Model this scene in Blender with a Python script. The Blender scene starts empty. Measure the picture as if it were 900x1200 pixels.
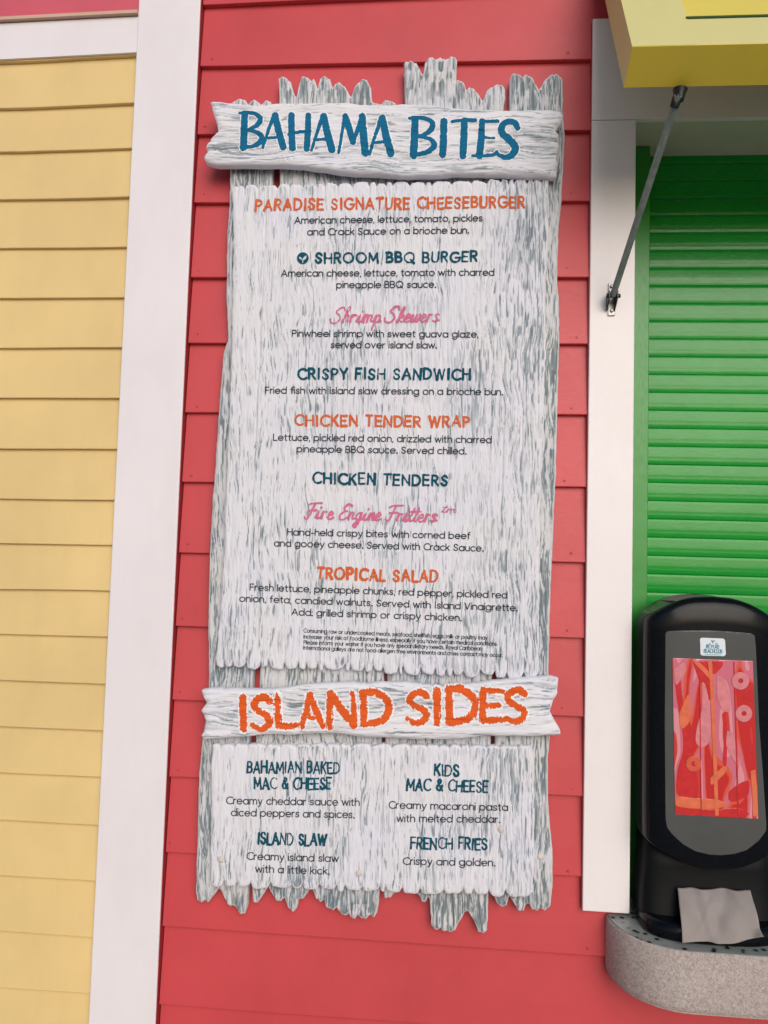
import bpy, math, random
import numpy as np
from mathutils import Matrix, Vector

S = bpy.context.scene
COL = S.collection

# ------------------------------------------------------------------ camera
CAMH, DIST = 1.72, 1.588
F_PX = 900.0                      # focal length for a 900 x 1200 frame
def cam_axes(yaw, pitch, roll):
    cy, sy = math.cos(yaw), math.sin(yaw); cp, sp = math.cos(pitch), math.sin(pitch)
    cr, sr = math.cos(roll), math.sin(roll)
    fwd = np.array([sy*cp, cy*cp, sp]); right = np.array([cy, -sy, 0.0]); up = np.cross(right, fwd)
    return right*cr + up*sr, -right*sr + up*cr, fwd
AX = cam_axes(math.radians(-4.474), math.radians(3.468), math.radians(1.6))
CAMP = np.array([0.0, -DIST, CAMH])
cam = bpy.data.cameras.new('camera'); cam.sensor_fit = 'VERTICAL'; cam.sensor_height = 36; cam.sensor_width = 27
cam.lens = 36*F_PX/1200; cam.clip_start = 0.02; cam.clip_end = 2000
co = bpy.data.objects.new('camera', cam); COL.objects.link(co)
m = Matrix.Identity(4)
for i in range(3):
    m[i][0], m[i][1], m[i][2], m[i][3] = AX[0][i], AX[1][i], -AX[2][i], CAMP[i]
co.matrix_world = m
S.camera = co

# ------------------------------------------------------------------ world, sun, exposure
SUN_EL, SUN_AZ = math.radians(24), math.radians(18)      # azimuth right of the viewer's back
w = bpy.data.worlds.new('World'); S.world = w; w.use_nodes = True
nt = w.node_tree; nt.nodes.clear()
sky = nt.nodes.new('ShaderNodeTexSky'); sky.sky_type = 'NISHITA'; sky.sun_disc = False
sky.sun_elevation = SUN_EL; sky.sun_rotation = math.pi - SUN_AZ
sky.air_density = 1.0; sky.dust_density = 2.2; sky.ozone_density = 1.0
bg = nt.nodes.new('ShaderNodeBackground'); bg.inputs[1].default_value = 0.10
wo = nt.nodes.new('ShaderNodeOutputWorld')
nt.links.new(sky.outputs[0], bg.inputs[0]); nt.links.new(bg.outputs[0], wo.inputs[0])
sl = bpy.data.lights.new('sun', 'SUN'); sl.energy = 1.8; sl.angle = math.radians(45); sl.color = (1.0, 0.965, 0.955)
so = bpy.data.objects.new('sun', sl); COL.objects.link(so)
sd = Vector((math.sin(SUN_AZ)*math.cos(SUN_EL), -math.cos(SUN_AZ)*math.cos(SUN_EL), math.sin(SUN_EL)))
so.rotation_euler = sd.to_track_quat('Z', 'Y').to_euler(); so.location = (3, -6, 8)
S.view_settings.view_transform = 'Standard'; S.view_settings.look = 'None'
S.view_settings.exposure = -0.02; S.view_settings.gamma = 1.0; S.view_settings.use_curve_mapping = False
S.cycles.max_bounces = 8

# ------------------------------------------------------------------ helpers
def ray(px, py):
    px = np.asarray(px, float); py = np.asarray(py, float)
    return ((px-450)/F_PX)[..., None]*AX[0] - ((py-600)/F_PX)[..., None]*AX[1] + AX[2]
def at(px, py, Y=0.0):
    """where the line of sight through a photo point meets the vertical plane y = Y"""
    d = ray(px, py); t = (Y + DIST)/d[..., 1]
    return CAMP + d*t[..., None]
def atz(px, py, Z):
    d = ray(px, py); t = (Z - CAMH)/d[..., 2]
    return CAMP + d*t[..., None]

def empty(name, loc, label, cat, group=None):
    o = bpy.data.objects.new(name, None); COL.objects.link(o); o.location = loc
    o.empty_display_size = 0.1
    o['label'] = label; o['category'] = cat
    if group: o['group'] = group
    return o
def root_loc(o):
    while o.parent: o = o.parent
    return np.array(o.location)
def mk(name, verts, faces, mat, parent=None, smooth=False, label=None, wear=None):
    v = np.asarray(verts, float)
    if parent is not None: v = v - root_loc(parent)
    me = bpy.data.meshes.new(name)
    me.from_pydata(v.tolist(), [], [list(map(int, f)) for f in faces]); me.update()
    if smooth is True: me.polygons.foreach_set('use_smooth', [True]*len(me.polygons))
    elif smooth is not False: me.polygons.foreach_set('use_smooth', list(smooth))
    if wear is not None:
        a = me.attributes.new('wear', 'FLOAT', 'POINT'); a.data.foreach_set('value', np.asarray(wear, np.float32))
    me.materials.append(mat)
    o = bpy.data.objects.new(name, me); COL.objects.link(o)
    if parent is not None: o.parent = parent
    if label: o['label'] = label
    return o
class MB:
    def __init__(s): s.v = []; s.f = []; s.sm = []
    def add(s, v, f, smooth=False):
        n = len(s.v); s.v += [tuple(p) for p in v]; s.f += [[i+n for i in q] for q in f]; s.sm += [smooth]*len(f)
    def box(s, x0, x1, y0, y1, z0, z1, b=0.0):
        if b <= 0:
            v = [(x, y, z) for x in (x0, x1) for y in (y0, y1) for z in (z0, z1)]
            s.add(v, [(0, 1, 3, 2), (4, 6, 7, 5), (0, 4, 5, 1), (2, 3, 7, 6), (0, 2, 6, 4), (1, 5, 7, 3)]); return
        import bmesh
        bm = bmesh.new(); bmesh.ops.create_cube(bm, size=1)
        for q in bm.verts:
            q.co = Vector(((x0+x1)/2 + q.co.x*(x1-x0), (y0+y1)/2 + q.co.y*(y1-y0), (z0+z1)/2 + q.co.z*(z1-z0)))
        bmesh.ops.bevel(bm, geom=bm.edges[:], offset=b, segments=2, profile=0.5, affect='EDGES')
        bm.verts.index_update()
        s.add([q.co[:] for q in bm.verts], [[q.index for q in f.verts] for f in bm.faces]); bm.free()
    def tube(s, pts, r, n=16, caps=True):
        pts = [Vector(p) for p in pts]; rs = r if isinstance(r, (list, tuple)) else [r]*len(pts)
        vs = []; fs = []
        for i, p in enumerate(pts):
            t = (pts[min(i+1, len(pts)-1)] - pts[max(i-1, 0)]).normalized()
            a = t.orthogonal().normalized(); b = t.cross(a)
            if i: 
                a = (pa - t*pa.dot(t)).normalized(); b = t.cross(a)
            pa = a
            vs += [p + (a*math.cos(2*math.pi*k/n) + b*math.sin(2*math.pi*k/n))*rs[i] for k in range(n)]
        for i in range(len(pts)-1):
            for k in range(n):
                fs.append((i*n+k, i*n+(k+1) % n, (i+1)*n+(k+1) % n, (i+1)*n+k))
        s.add(vs, fs, True)
        if caps:
            s.add(vs[:n], [tuple(range(n))[::-1]]); s.add(vs[-n:], [tuple(range(n))])
    def build(s, name, mat, parent=None, label=None):
        return mk(name, s.v, s.f, mat, parent, smooth=s.sm, label=label)

# ---- numpy noise
def _h(ix, iy, seed):
    n = (ix.astype(np.int64)*374761393 + iy.astype(np.int64)*668265263 + seed*1442695041) & 0xffffffff
    n = ((n ^ (n >> 13))*1274126177) & 0xffffffff
    n = (n ^ (n >> 16)) & 0xffffffff
    return n/4294967295.0
def vn(x, y, seed=0):
    x = np.asarray(x, float); y = np.asarray(y, float)
    ix = np.floor(x); iy = np.floor(y); fx = x-ix; fy = y-iy
    fx = fx*fx*fx*(fx*(fx*6-15)+10); fy = fy*fy*fy*(fy*(fy*6-15)+10)
    a = _h(ix, iy, seed); b = _h(ix+1, iy, seed); c = _h(ix, iy+1, seed); d = _h(ix+1, iy+1, seed)
    return (a*(1-fx)+b*fx)*(1-fy) + (c*(1-fx)+d*fx)*fy
def fbm(x, y, seed=0, n=3):
    t = 0; a = 1.0; s = 0
    for k in range(n):
        t = t + a*vn(x*2**k, y*2**k, seed+k*17); s += a; a *= .5
    return t/s
def sst(a, b, x):
    t = np.clip((x-a)/(b-a), 0, 1); return t*t*(3-2*t)

# ---- outlines -> meshes
def poly_sdf(P, X, Y):
    P = np.asarray(P, float); Q = np.roll(P, -1, 0)
    d = np.full(X.shape, 1e9); ins = np.zeros(X.shape, bool)
    for (ax, ay), (bx, by) in zip(P, Q):
        ex, ey = bx-ax, by-ay; L = ex*ex+ey*ey
        if L < 1e-12: continue
        t = np.clip(((X-ax)*ex + (Y-ay)*ey)/L, 0, 1)
        d = np.minimum(d, (X-ax-t*ex)**2 + (Y-ay-t*ey)**2)
        c = (ay > Y) != (by > Y)
        if ey != 0: ins ^= c & (X < (Y-ay)/ey*ex + ax)
    d = np.sqrt(d); return np.where(ins, -d, d)
def msq(F, xs, ys):
    """marching squares: region F<0 -> points, polygons, border edges"""
    ny, nx = F.shape; ins = F < 0
    pid = np.full(F.shape, -1); pid[ins] = np.arange(ins.sum()); jj, ii = np.nonzero(ins)
    pts = [np.stack([xs[ii], ys[jj]], 1)]; n = ins.sum()
    hc = ins[:, :-1] != ins[:, 1:]; hid = np.full(hc.shape, -1); hid[hc] = n+np.arange(hc.sum()); n += hc.sum()
    j, i = np.nonzero(hc); t = F[j, i]/(F[j, i]-F[j, i+1]); pts.append(np.stack([xs[i]+t*(xs[i+1]-xs[i]), ys[j]], 1))
    vc = ins[:-1] != ins[1:]; vid = np.full(vc.shape, -1); vid[vc] = n+np.arange(vc.sum()); n += vc.sum()
    j, i = np.nonzero(vc); t = F[j, i]/(F[j, i]-F[j+1, i]); pts.append(np.stack([xs[i], ys[j]+t*(ys[j+1]-ys[j])], 1))
    slots = [pid[:-1, :-1], pid[:-1, 1:], pid[1:, 1:], pid[1:, :-1], hid[:-1], vid[:, 1:], hid[1:], vid[:, :-1]]
    c = [ins[:-1, :-1], ins[:-1, 1:], ins[1:, 1:], ins[1:, :-1]]
    case = c[0]*1 + c[1]*2 + c[2]*4 + c[3]*8
    faces = []; bord = []
    for k in range(1, 16):
        j, i = np.nonzero(case == k)
        if not len(j): continue
        order = []
        for q in range(4):
            if k >> q & 1: order.append(q)
            if (k >> q & 1) != (k >> ((q+1) % 4) & 1): order.append(4+q)
        A = np.stack([slots[o][j, i] for o in order], 1)
        faces += A[:, ::-1].tolist()
        for q in range(len(order)):
            r = (q+1) % len(order)
            if order[q] >= 4 and order[r] >= 4: bord += A[:, [q, r]].tolist()
    return np.concatenate(pts), faces, bord
def relief(name, F, xs, ys, Yplane, H, back, mat, parent, wear=None, label=None):
    """board with the outline F<0 on plane y=Yplane, surface raised by H metres, sides back to y=back"""
    P, faces, bord = msq(F, xs, ys)
    if callable(H): h = H(P[:, 0], P[:, 1])
    else: h = bil(H, xs, ys, P)
    V = at(P[:, 0], P[:, 1], Yplane); V[:, 1] -= h
    n = len(V); B = {}
    VB = []; fs = []; sm = [True]*len(faces)
    if back is not None:
        for a, b in bord:
            for q in (a, b):
                if q not in B: B[q] = n+len(VB); VB.append((V[q, 0], back, V[q, 2]))
            fs.append([a, b, B[b], B[a]])
    sm += [True]*len(fs)
    wv = None
    if wear is not None:
        wv = bil(wear, xs, ys, P)
        if VB: wv = np.concatenate([wv, [wv[q] for q in B]])
    if VB: V = np.concatenate([V, np.array(VB)])
    return mk(name, V, faces+fs, mat, parent, smooth=sm, wear=wv, label=label)
def bil(H, xs, ys, P):
    u = np.clip((P[:, 0]-xs[0])/(xs[1]-xs[0]), 0, len(xs)-1.001); v = np.clip((P[:, 1]-ys[0])/(ys[1]-ys[0]), 0, len(ys)-1.001)
    i = u.astype(int); j = v.astype(int); fu = u-i; fv = v-j
    return (H[j, i]*(1-fu)+H[j, i+1]*fu)*(1-fv) + (H[j+1, i]*(1-fu)+H[j+1, i+1]*fu)*fv
def grid(P, s, pad=3):
    P = np.asarray(P); x0, y0 = P.min(0)-pad; x1, y1 = P.max(0)+pad
    xs = np.arange(x0, x1+s, s); ys = np.arange(y0, y1+s, s)
    return xs, ys, *np.meshgrid(xs, ys)

# ------------------------------------------------------------------ materials
def new_mat(name):
    mt = bpy.data.materials.new(name); mt.use_nodes = True
    return mt, mt.node_tree, mt.node_tree.nodes['Principled BSDF']
def nd(t, typ, **kw):
    n = t.nodes.new(typ)
    for k, v in kw.items(): setattr(n, k, v)
    return n
def noise_node(t, scale, detail=4, rough=.55, vec_scale=None):
    tc = nd(t, 'ShaderNodeTexCoord'); mp = nd(t, 'ShaderNodeMapping')
    if vec_scale: mp.inputs['Scale'].default_value = vec_scale
    t.links.new(tc.outputs['Object'], mp.inputs[0])
    n = nd(t, 'ShaderNodeTexNoise'); n.inputs['Scale'].default_value = scale
    n.inputs['Detail'].default_value = detail; n.inputs['Roughness'].default_value = rough
    t.links.new(mp.outputs[0], n.inputs[0]); return n
def ramp(t, src, stops):
    r = nd(t, 'ShaderNodeValToRGB'); e = r.color_ramp.elements
    while len(e) < len(stops): e.new(0.5)
    for q, (p, c) in zip(e, stops): q.position = p; q.color = (*c, 1) if len(c) == 3 else c
    t.links.new(src, r.inputs[0]); return r
def mul(c, k): return tuple(min(1, x*k) for x in c)
def paint(name, col, rough=.5, var=.07, grain=(6, 6, 40), bump=.12, spec=.5, dirt=0.0, coat=0.0):
    mt, t, b = new_mat(name)
    n = noise_node(t, 3.0, 5, .6)
    r = ramp(t, n.outputs[0], [(.3, mul(col, 1-var)), (.7, mul(col, 1+var))])
    out = r.outputs[0]
    sm_ = noise_node(t, 2.0, 6, .62, (5, 5, 1.6)); rs_ = ramp(t, sm_.outputs[0], [(.34, (.86, .85, .84)), (.52, (1, 1, 1)), (.70, (1.0, 1.0, 1.0))])
    ms = nd(t, 'ShaderNodeMix', data_type='RGBA', blend_type='MULTIPLY'); ms.inputs['Factor'].default_value = .28
    t.links.new(out, ms.inputs['A']); t.links.new(rs_.outputs[0], ms.inputs['B']); out = ms.outputs['Result']
    if dirt:
        n3 = noise_node(t, 1.0, 6, .7, (40, 40, 14))
        r3 = ramp(t, n3.outputs[0], [(.60, (0, 0, 0)), (.74, (1, 1, 1))])
        mx = nd(t, 'ShaderNodeMix', data_type='RGBA'); mm = nd(t, 'ShaderNodeMath', operation='MULTIPLY'); mm.inputs[1].default_value = dirt
        t.links.new(r3.outputs[0], mm.inputs[0]); t.links.new(mm.outputs[0], mx.inputs['Factor'])
        t.links.new(out, mx.inputs['A']); mx.inputs['B'].default_value = (*mul(col, .55), 1); out = mx.outputs['Result']
    t.links.new(out, b.inputs['Base Color'])
    g = noise_node(t, 12.0, 5, .65, grain)
    r2 = ramp(t, g.outputs[0], [(.3, (rough-.06,)*3), (.7, (rough+.08,)*3)]); t.links.new(r2.outputs[0], b.inputs['Roughness'])
    bp = nd(t, 'ShaderNodeBump'); bp.inputs['Strength'].default_value = bump; bp.inputs['Distance'].default_value = .002
    wv_ = noise_node(t, 7.0, 3, .5); b2 = nd(t, 'ShaderNodeBump'); b2.inputs['Strength'].default_value = .25; b2.inputs['Distance'].default_value = .006
    t.links.new(wv_.outputs[0], b2.inputs['Height']); t.links.new(b2.outputs[0], bp.inputs['Normal'])
    t.links.new(g.outputs[0], bp.inputs['Height']); t.links.new(bp.outputs[0], b.inputs['Normal'])
    b.inputs['Specular IOR Level'].default_value = spec; b.inputs['Coat Weight'].default_value = coat
    return mt
def wood(name, white, grey, dark, axis='Z', seed=0, warm=0.0):
    """whitewashed weathered wood: the point value «wear» says where the wash has gone"""
    mt, t, b = new_mat(name)
    sc = (1, 1, .07) if axis == 'Z' else (.07, 1, 1)
    fine = noise_node(t, 420, 4, .6, sc); mid = noise_node(t, 130, 4, .6, sc); big = noise_node(t, 9, 4, .6)
    at_ = nd(t, 'ShaderNodeAttribute'); at_.attribute_name = 'wear'
    def math_(op, a, bb):
        n = nd(t, 'ShaderNodeMath', operation=op)
        for k, q in enumerate((a, bb)):
            if isinstance(q, (int, float)): n.inputs[k].default_value = q
            else: t.links.new(q, n.inputs[k])
        return n.outputs[0]
    f = math_('ADD', at_.outputs['Fac'], math_('MULTIPLY', math_('SUBTRACT', fine.outputs[0], .5), 1.25))
    f = math_('ADD', f, math_('MULTIPLY', math_('SUBTRACT', mid.outputs[0], .5), .9))
    wr = ramp(t, f, [(.10, mul(white, 1.06)), (.32, white), (.55, tuple((p+q)/2 for p, q in zip(white, grey))), (.78, grey), (1.0, dark)])
    tint = ramp(t, big.outputs[0], [(.35, (.97, .97, 1.0)), (.65, (1.0, .985-.1*warm, .96-.3*warm))])
    mx = nd(t, 'ShaderNodeMix', data_type='RGBA', blend_type='MULTIPLY'); mx.inputs['Factor'].default_value = 1
    t.links.new(wr.outputs[0], mx.inputs['A']); t.links.new(tint.outputs[0], mx.inputs['B'])
    t.links.new(mx.outputs['Result'], b.inputs['Base Color'])
    b.inputs['Roughness'].default_value = .72; b.inputs['Specular IOR Level'].default_value = .3
    bp = nd(t, 'ShaderNodeBump'); bp.inputs['Strength'].default_value = .35; bp.inputs['Distance'].default_value = .0012
    t.links.new(f, bp.inputs['Height']); bp.invert = True; t.links.new(bp.outputs[0], b.inputs['Normal'])
    return mt
def plain(name, col, rough=.5, metal=0, spec=.5, var=.08, scale=60, coat=0):
    mt, t, b = new_mat(name)
    n = noise_node(t, scale, 4); r = ramp(t, n.outputs[0], [(.3, mul(col, 1-var)), (.7, mul(col, 1+var))])
    t.links.new(r.outputs[0], b.inputs['Base Color'])
    b.inputs['Roughness'].default_value = rough; b.inputs['Metallic'].default_value = metal
    b.inputs['Specular IOR Level'].default_value = spec; b.inputs['Coat Weight'].default_value = coat
    return mt

RED = paint('red_paint', (.51, .054, .064), .42, dirt=.10, spec=.4)
PINK = paint('pink_paint', (.56, .09, .13), .42)
YEL = paint('yellow_paint', (.68, .505, .225), .5, dirt=.12)
WHITE = paint('white_trim_paint', (.72, .69, .73), .5, .03, (30, 30, 4), .10, dirt=.05)
WHITE2 = paint('white_frame_paint', (.77, .73, .74), .5, .03, (30, 30, 4), .10, dirt=.07)
RED_EDGE_SHADE = paint('red_edge_and_shade', (.30, .020, .028), .6)  # red post sides; the dark tone also paints the shadow gap
GREEN = paint('green_shutter_paint', (.006, .255, .026), .24, .08, (3, 3, 30), .06, spec=.32, dirt=.12)
GREEN2 = paint('green_guide_paint', (.014, .22, .022), .36, .05, (30, 30, 4), .06)
PALEY = paint('pale_yellow_paint', (.60, .565, .25), .5, .03, (5, 5, 30), .05)
MUST = paint('mustard_paint', (.66, .53, .055), .45, .05, (5, 5, 30), .05, dirt=.15)
BRIGHTY = paint('bright_yellow_paint', (.66, .56, .11), .45, .05, (5, 5, 30), .05, dirt=.2)
DKGREEN = plain('dark_green_strip', (.02, .07, .02), .6)
W_PANEL = wood('whitewashed_panel_wood', (.64, .65, .71), (.325, .375, .42), (.165, .21, .245), 'Z')
W_PLANK = wood('weathered_plank_wood', (.55, .565, .60), (.27, .315, .345), (.13, .17, .195), 'Z', warm=.12)
W_TITLE = wood('whitewashed_title_wood', (.66, .67, .725), (.33, .375, .415), (.17, .21, .245), 'X')
T_TEAL = plain('teal_letter_paint', (.006, .125, .25), .75, spec=.12)
T_ORANGE = plain('orange_letter_paint', (.64, .10, .018), .75, spec=.12)
T_HEADT = plain('dark_teal_heading_paint', (.005, .075, .115), .75, spec=.12)
T_HEADO = plain('orange_heading_paint', (.58, .125, .045), .75, spec=.12)
T_PINK = plain('pink_script_paint', (.55, .15, .26), .7, spec=.15)
T_INK = plain('dark_ink', (.018, .030, .045), .6, spec=.2)
T_HALO = plain('white_letter_border', (.76, .76, .80), .6, spec=.3, var=.08)
METAL = plain('painted_steel', (.17, .21, .20), .40, .3, var=.25)
GALV = plain('galvanised_steel', (.30, .30, .29), .4, .7, var=.25)
DARKM = plain('dark_steel', (.014, .018, .018), .4, .5)
BLACK = plain('black_plastic', (.003, .004, .0065), .17, spec=.16, var=.2)
BLACK2 = plain('matt_black_plastic', (.003, .004, .005), .5, spec=.15, var=.2)
SMOKE = plain('smoked_plastic', (.075, .078, .076), .14, spec=.45, var=.1, scale=8)
NAPK = paint('napkin_paper', (.28, .25, .24), .9, .06, (60, 60, 60), .3, .1)
STICK = plain('white_sticker', (.62, .68, .74), .35, var=.02)
STICKT = plain('sticker_teal', (.05, .25, .33), .5)

def concrete():
    mt, t, b = new_mat('pebbled_concrete')
    n = noise_node(t, 260, 3); v = nd(t, 'ShaderNodeTexVoronoi'); v.inputs['Scale'].default_value = 330
    tc = nd(t, 'ShaderNodeTexCoord'); t.links.new(tc.outputs['Object'], v.inputs['Vector'])
    r = ramp(t, v.outputs['Color'], [(.1, (.33, .275, .26)), (.45, (.41, .36, .345)), (.8, (.465, .415, .395)), (1, (.53, .485, .465))])
    r2 = ramp(t, n.outputs[0], [(.30, (.55, .5, .48)), (.5, (1, 1, 1))])
    big = noise_node(t, 9, 4); r3 = ramp(t, big.outputs[0], [(.35, (.86, .84, .82)), (.65, (1, 1, 1))])
    m1 = nd(t, 'ShaderNodeMix', data_type='RGBA', blend_type='MULTIPLY'); m1.inputs['Factor'].default_value = .45
    m2 = nd(t, 'ShaderNodeMix', data_type='RGBA', blend_type='MULTIPLY'); m2.inputs['Factor'].default_value = 1
    t.links.new(r.outputs[0], m1.inputs['A']); t.links.new(r2.outputs[0], m1.inputs['B'])
    t.links.new(m1.outputs['Result'], m2.inputs['A']); t.links.new(r3.outputs[0], m2.inputs['B'])
    t.links.new(m2.outputs['Result'], b.inputs['Base Color']); b.inputs['Roughness'].default_value = .85
    bp = nd(t, 'ShaderNodeBump'); bp.inputs['Strength'].default_value = .5; bp.inputs['Distance'].default_value = .0015
    t.links.new(n.outputs[0], bp.inputs['Height']); t.links.new(bp.outputs[0], b.inputs['Normal'])
    return mt
def terrazzo():
    mt, t, b = new_mat('polished_counter_top')
    v = nd(t, 'ShaderNodeTexVoronoi'); v.inputs['Scale'].default_value = 55; v.inputs['Randomness'].default_value = 1
    tc = nd(t, 'ShaderNodeTexCoord'); t.links.new(tc.outputs['Object'], v.inputs['Vector'])
    r = ramp(t, v.outputs['Distance'], [(.20, (.012, .015, .018)), (.30, (.23, .25, .24)), (1, (.29, .31, .30))])
    t.links.new(r.outputs[0], b.inputs['Base Color']); b.inputs['Roughness'].default_value = .35
    return mt
CONC = concrete(); TERR = terrazzo()
def ground_mat():
    mt, t, b = new_mat('sandy_concrete_ground')
    n = noise_node(t, 1.3, 6); n2 = noise_node(t, 220, 3)
    r = ramp(t, n.outputs[0], [(.3, (.32, .30, .275)), (.7, (.40, .375, .34))]); t.links.new(r.outputs[0], b.inputs['Base Color'])
    bp = nd(t, 'ShaderNodeBump'); bp.inputs['Strength'].default_value = .4; bp.inputs['Distance'].default_value = .003
    t.links.new(n2.outputs[0], bp.inputs['Height']); t.links.new(bp.outputs[0], b.inputs['Normal']); b.inputs['Roughness'].default_value = .9
    return mt

# ------------------------------------------------------------------ ground
g = mk('ground', [(-600, -600, 0), (600, -600, 0), (600, 600, 0), (-600, 600, 0)], [(0, 1, 2, 3)], ground_mat()); g['kind'] = 'structure'

# ------------------------------------------------------------------ the building
TOP = 3.4
bld = empty('beach_kiosk', (0, .2, 0), 'wooden kiosk clad in red, yellow and pink clapboards with white trim and green shutter', 'building')
XL, XR = -3.4, 2.9                              # ends of the front
FY = -.008
PX0, PX1 = at(132, 620, -.010)[0], at(207.5, 620, -.010)[0]      # white corner board
WX0, WX1 = .2893, .3800                          # left window post
OX0, OX1 = WX1, WX1 + 1.30                       # shutter opening
CTZ = CAMH - .686                                # counter top
SOF = CAMH + .924                                # underside of the window head
HEADT = at(695, 22, -.008)[2]                    # top of the window head

rng = random.Random(4)
def board(mb, x0, x1, zl0, zr0, zl1, zr1, t=.013, lip=.0, seed=0):
    """one clapboard, bottom edge from zl0 to zr0 and top from zl1 to zr1 (values at x=-.55 and x=.29)"""
    n = max(2, int((x1-x0)/.05)); xs = np.linspace(x0, x1, n+1)
    def zz(a, b, x): 
        k = (np.clip(x, -.95, .75)+.55)/.84; return a+(b-a)*k
    wob = (vn(xs*4, np.full_like(xs, seed*7.3), 3)-.5)*.0022 + (vn(xs*17, np.full_like(xs, seed*3.1), 5)-.5)*.0007
    wy = (vn(xs*3, np.full_like(xs, seed*5.7), 9)-.5)*.0020
    zb = zz(zl0, zr0, xs)+wob; zt = zz(zl1, zr1, xs)+.012
    prof = [(t+.004, 0.0), (.0016, 0.0), (.0004, .0005), (0.0, .0018), (t*.30, .33), (t*.66, .66), (t, 1.0)]
    V = []; 
    for yy, u in prof:
        for x, a, b, q in zip(xs, zb, zt, wy):
            z = a+u if (u < .01 and u > 0) else a + u*(b-a)
            V.append((x, yy+q*(1 if u < .9 else 0), z))
    N = n+1; Fc = []; 
    for r in range(len(prof)-1):
        for i in range(n): Fc.append((r*N+i, r*N+i+1, (r+1)*N+i+1, (r+1)*N+i))
    Fc.append([r*N for r in range(len(prof))][::1]); Fc.append([r*N+n for r in range(len(prof))][::-1])
    mb.add(V, Fc)
LL = [(237,5),(235,77),(230,157),(226,237),(222,325),(218,401.7),(215,483.7),(213,564.5),(208,647.5),(204,733),(199,820),(194,910),(189,998.7),(185,1084.5),(181,1177)]
RR = [(692,-13.5),(692,69),(692,153),(691,235.5),(690,324.5),(688,403),(687,485.5),(686,570.5),(684,659),(683,748.5),(683,840.5),(683,933),(681,1028),(707,1121),(707,1217)]
zl = [at(*q, 0)[2] for q in LL]; zr = [at(*q, 0)[2] for q in RR]
P_ = .1524
while zl[0] < TOP: zl.insert(0, zl[0]+P_); zr.insert(0, zr[0]+P_)
while zl[-1] > .02: zl.append(zl[-1]-P_); zr.append(zr[-1]-P_)
rs = MB()
for k in range(1, len(zl)):
    zb = (zl[k]+zr[k])/2; zt = (zl[k-1]+zr[k-1])/2
    a = (zl[k], zr[k], zl[k-1], zr[k-1])
    if zt < CTZ-.01: board(rs, PX1+.003, XR, *a, seed=k)
    else:
        if zb < CTZ: # board cut under the opening
            board(rs, PX1+.003, OX0-.012, *a, seed=k)
            rs.box(OX0-.0115, OX1+.012, .003, .016, max(zb, .0), CTZ-.11)
        elif zb > HEADT+.0: board(rs, PX1+.003, XR, *a, seed=k)
        else:
            board(rs, PX1+.003, OX0-.012, *a, seed=k)
        if zb <= HEADT: board(rs, OX1+.012, XR, *a, seed=k+50)
rs.build('red_siding', RED, bld)
NAIL = plain('painted_nail_head', (.42, .045, .055), .5, var=.2)
rn = random.Random(5)
for (lx, ly), (rx, ry) in zip(LL[1:14], RR[1:14]):
    for (px_, py_) in ((lx+13+rn.uniform(-3, 3), ly-9+rn.uniform(-2, 2)), (rx-rn.uniform(12, 30), ry-9+rn.uniform(-2, 2))):
        q = at(px_, py_, .0006); s_ = MB(); r0 = rn.uniform(.0020, .0030)
        s_.tube([(q[0], .004, q[2]), (q[0], .0006, q[2]), (q[0], .0001, q[2])], [r0, r0, r0*.5], 10); s_.build('nail_head', NAIL, bld)
# yellow boards and pink boards left of the corner board
YL = [72.3,127.2,178,234,291,349.4,407.5,466,526,585]; YRp = [(160,65),(157.5,120),(154,173),(152,230.3),(147,289),(145,348.5),(142,407.5),(139.5,467),(137,526.5),(134,586)]
yl = [at(0, a, 0)[2] for a in YL]; yr = [at(*b, 0)[2] for b in YRp]
lo_l = [at(0, a, 0)[2] for a in (960.7,1026.3,1091.6,1158.1)]; lo_r = [at(*b, 0)[2] for b in ((111,966.4),(107.5,1032.9),(104,1098.4),(100.5,1164.3))]
for k in range(1, 7):
    yl.append(yl[9]+(lo_l[0]-yl[9])*k/7 if k else 0); yr.append(yr[9]+(lo_r[0]-yr[9])*k/7)
yl += lo_l; yr += lo_r
P2 = yl[-2]-yl[-1]
while yl[-1] > .02: yl.append(yl[-1]-P2); yr.append(yr[-1]-P2)
XA, XB = at(0, 600, 0)[0], at(130, 600, 0)[0]
def board2(mb, x0, x1, a, b, c, d, seed, t=.010):
    f = lambda p, q, x: p+(q-p)*(x-XA)/(XB-XA)
    g0 = lambda x: x
    # map end values (given at XA, XB) to the reference abscissae of board()
    A = [f(a, b, -.55), f(a, b, .29), f(c, d, -.55), f(c, d, .29)]
    board(mb, x0, x1, *A, t=t, seed=seed)
ys_ = MB()
fz0, fz1 = at(0, 69.3, -.004)[2], at(160, 62.0, -.004)[2]
for k in range(0, len(yl)):
    if k == 0: board2(ys_, XL, PX0, yl[0], yr[0], yl[0]+.02, yr[0]+.02, 90)
    else: board2(ys_, XL, PX0, yl[k], yr[k], yl[k-1], yr[k-1], 100+k)
ys_.build('yellow_siding', YEL, bld)
f1 = at(0, 27, -.006)[2]; f1r = at(161, 19.5, -.006)[2]
fr = MB(); sl_ = (fz1-fz0)/(XB-XA); k1 = (f1r-f1)/(at(161, 20)[0]-XA)
def slab(mb, x0, x1, y0, y1, za0, za1, zb0, zb1):
    mb.add([(x0,y0,za0),(x1,y0,za1),(x1,y1,za1),(x0,y1,za0),(x0,y0,zb0),(x1,y0,zb1),(x1,y1,zb1),(x0,y1,zb0)],
           [(0,3,2,1),(4,5,6,7),(0,1,5,4),(1,2,6,5),(2,3,7,6),(3,0,4,7)])
ln = lambda z0, k, x: z0+k*(x-XA)
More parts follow.
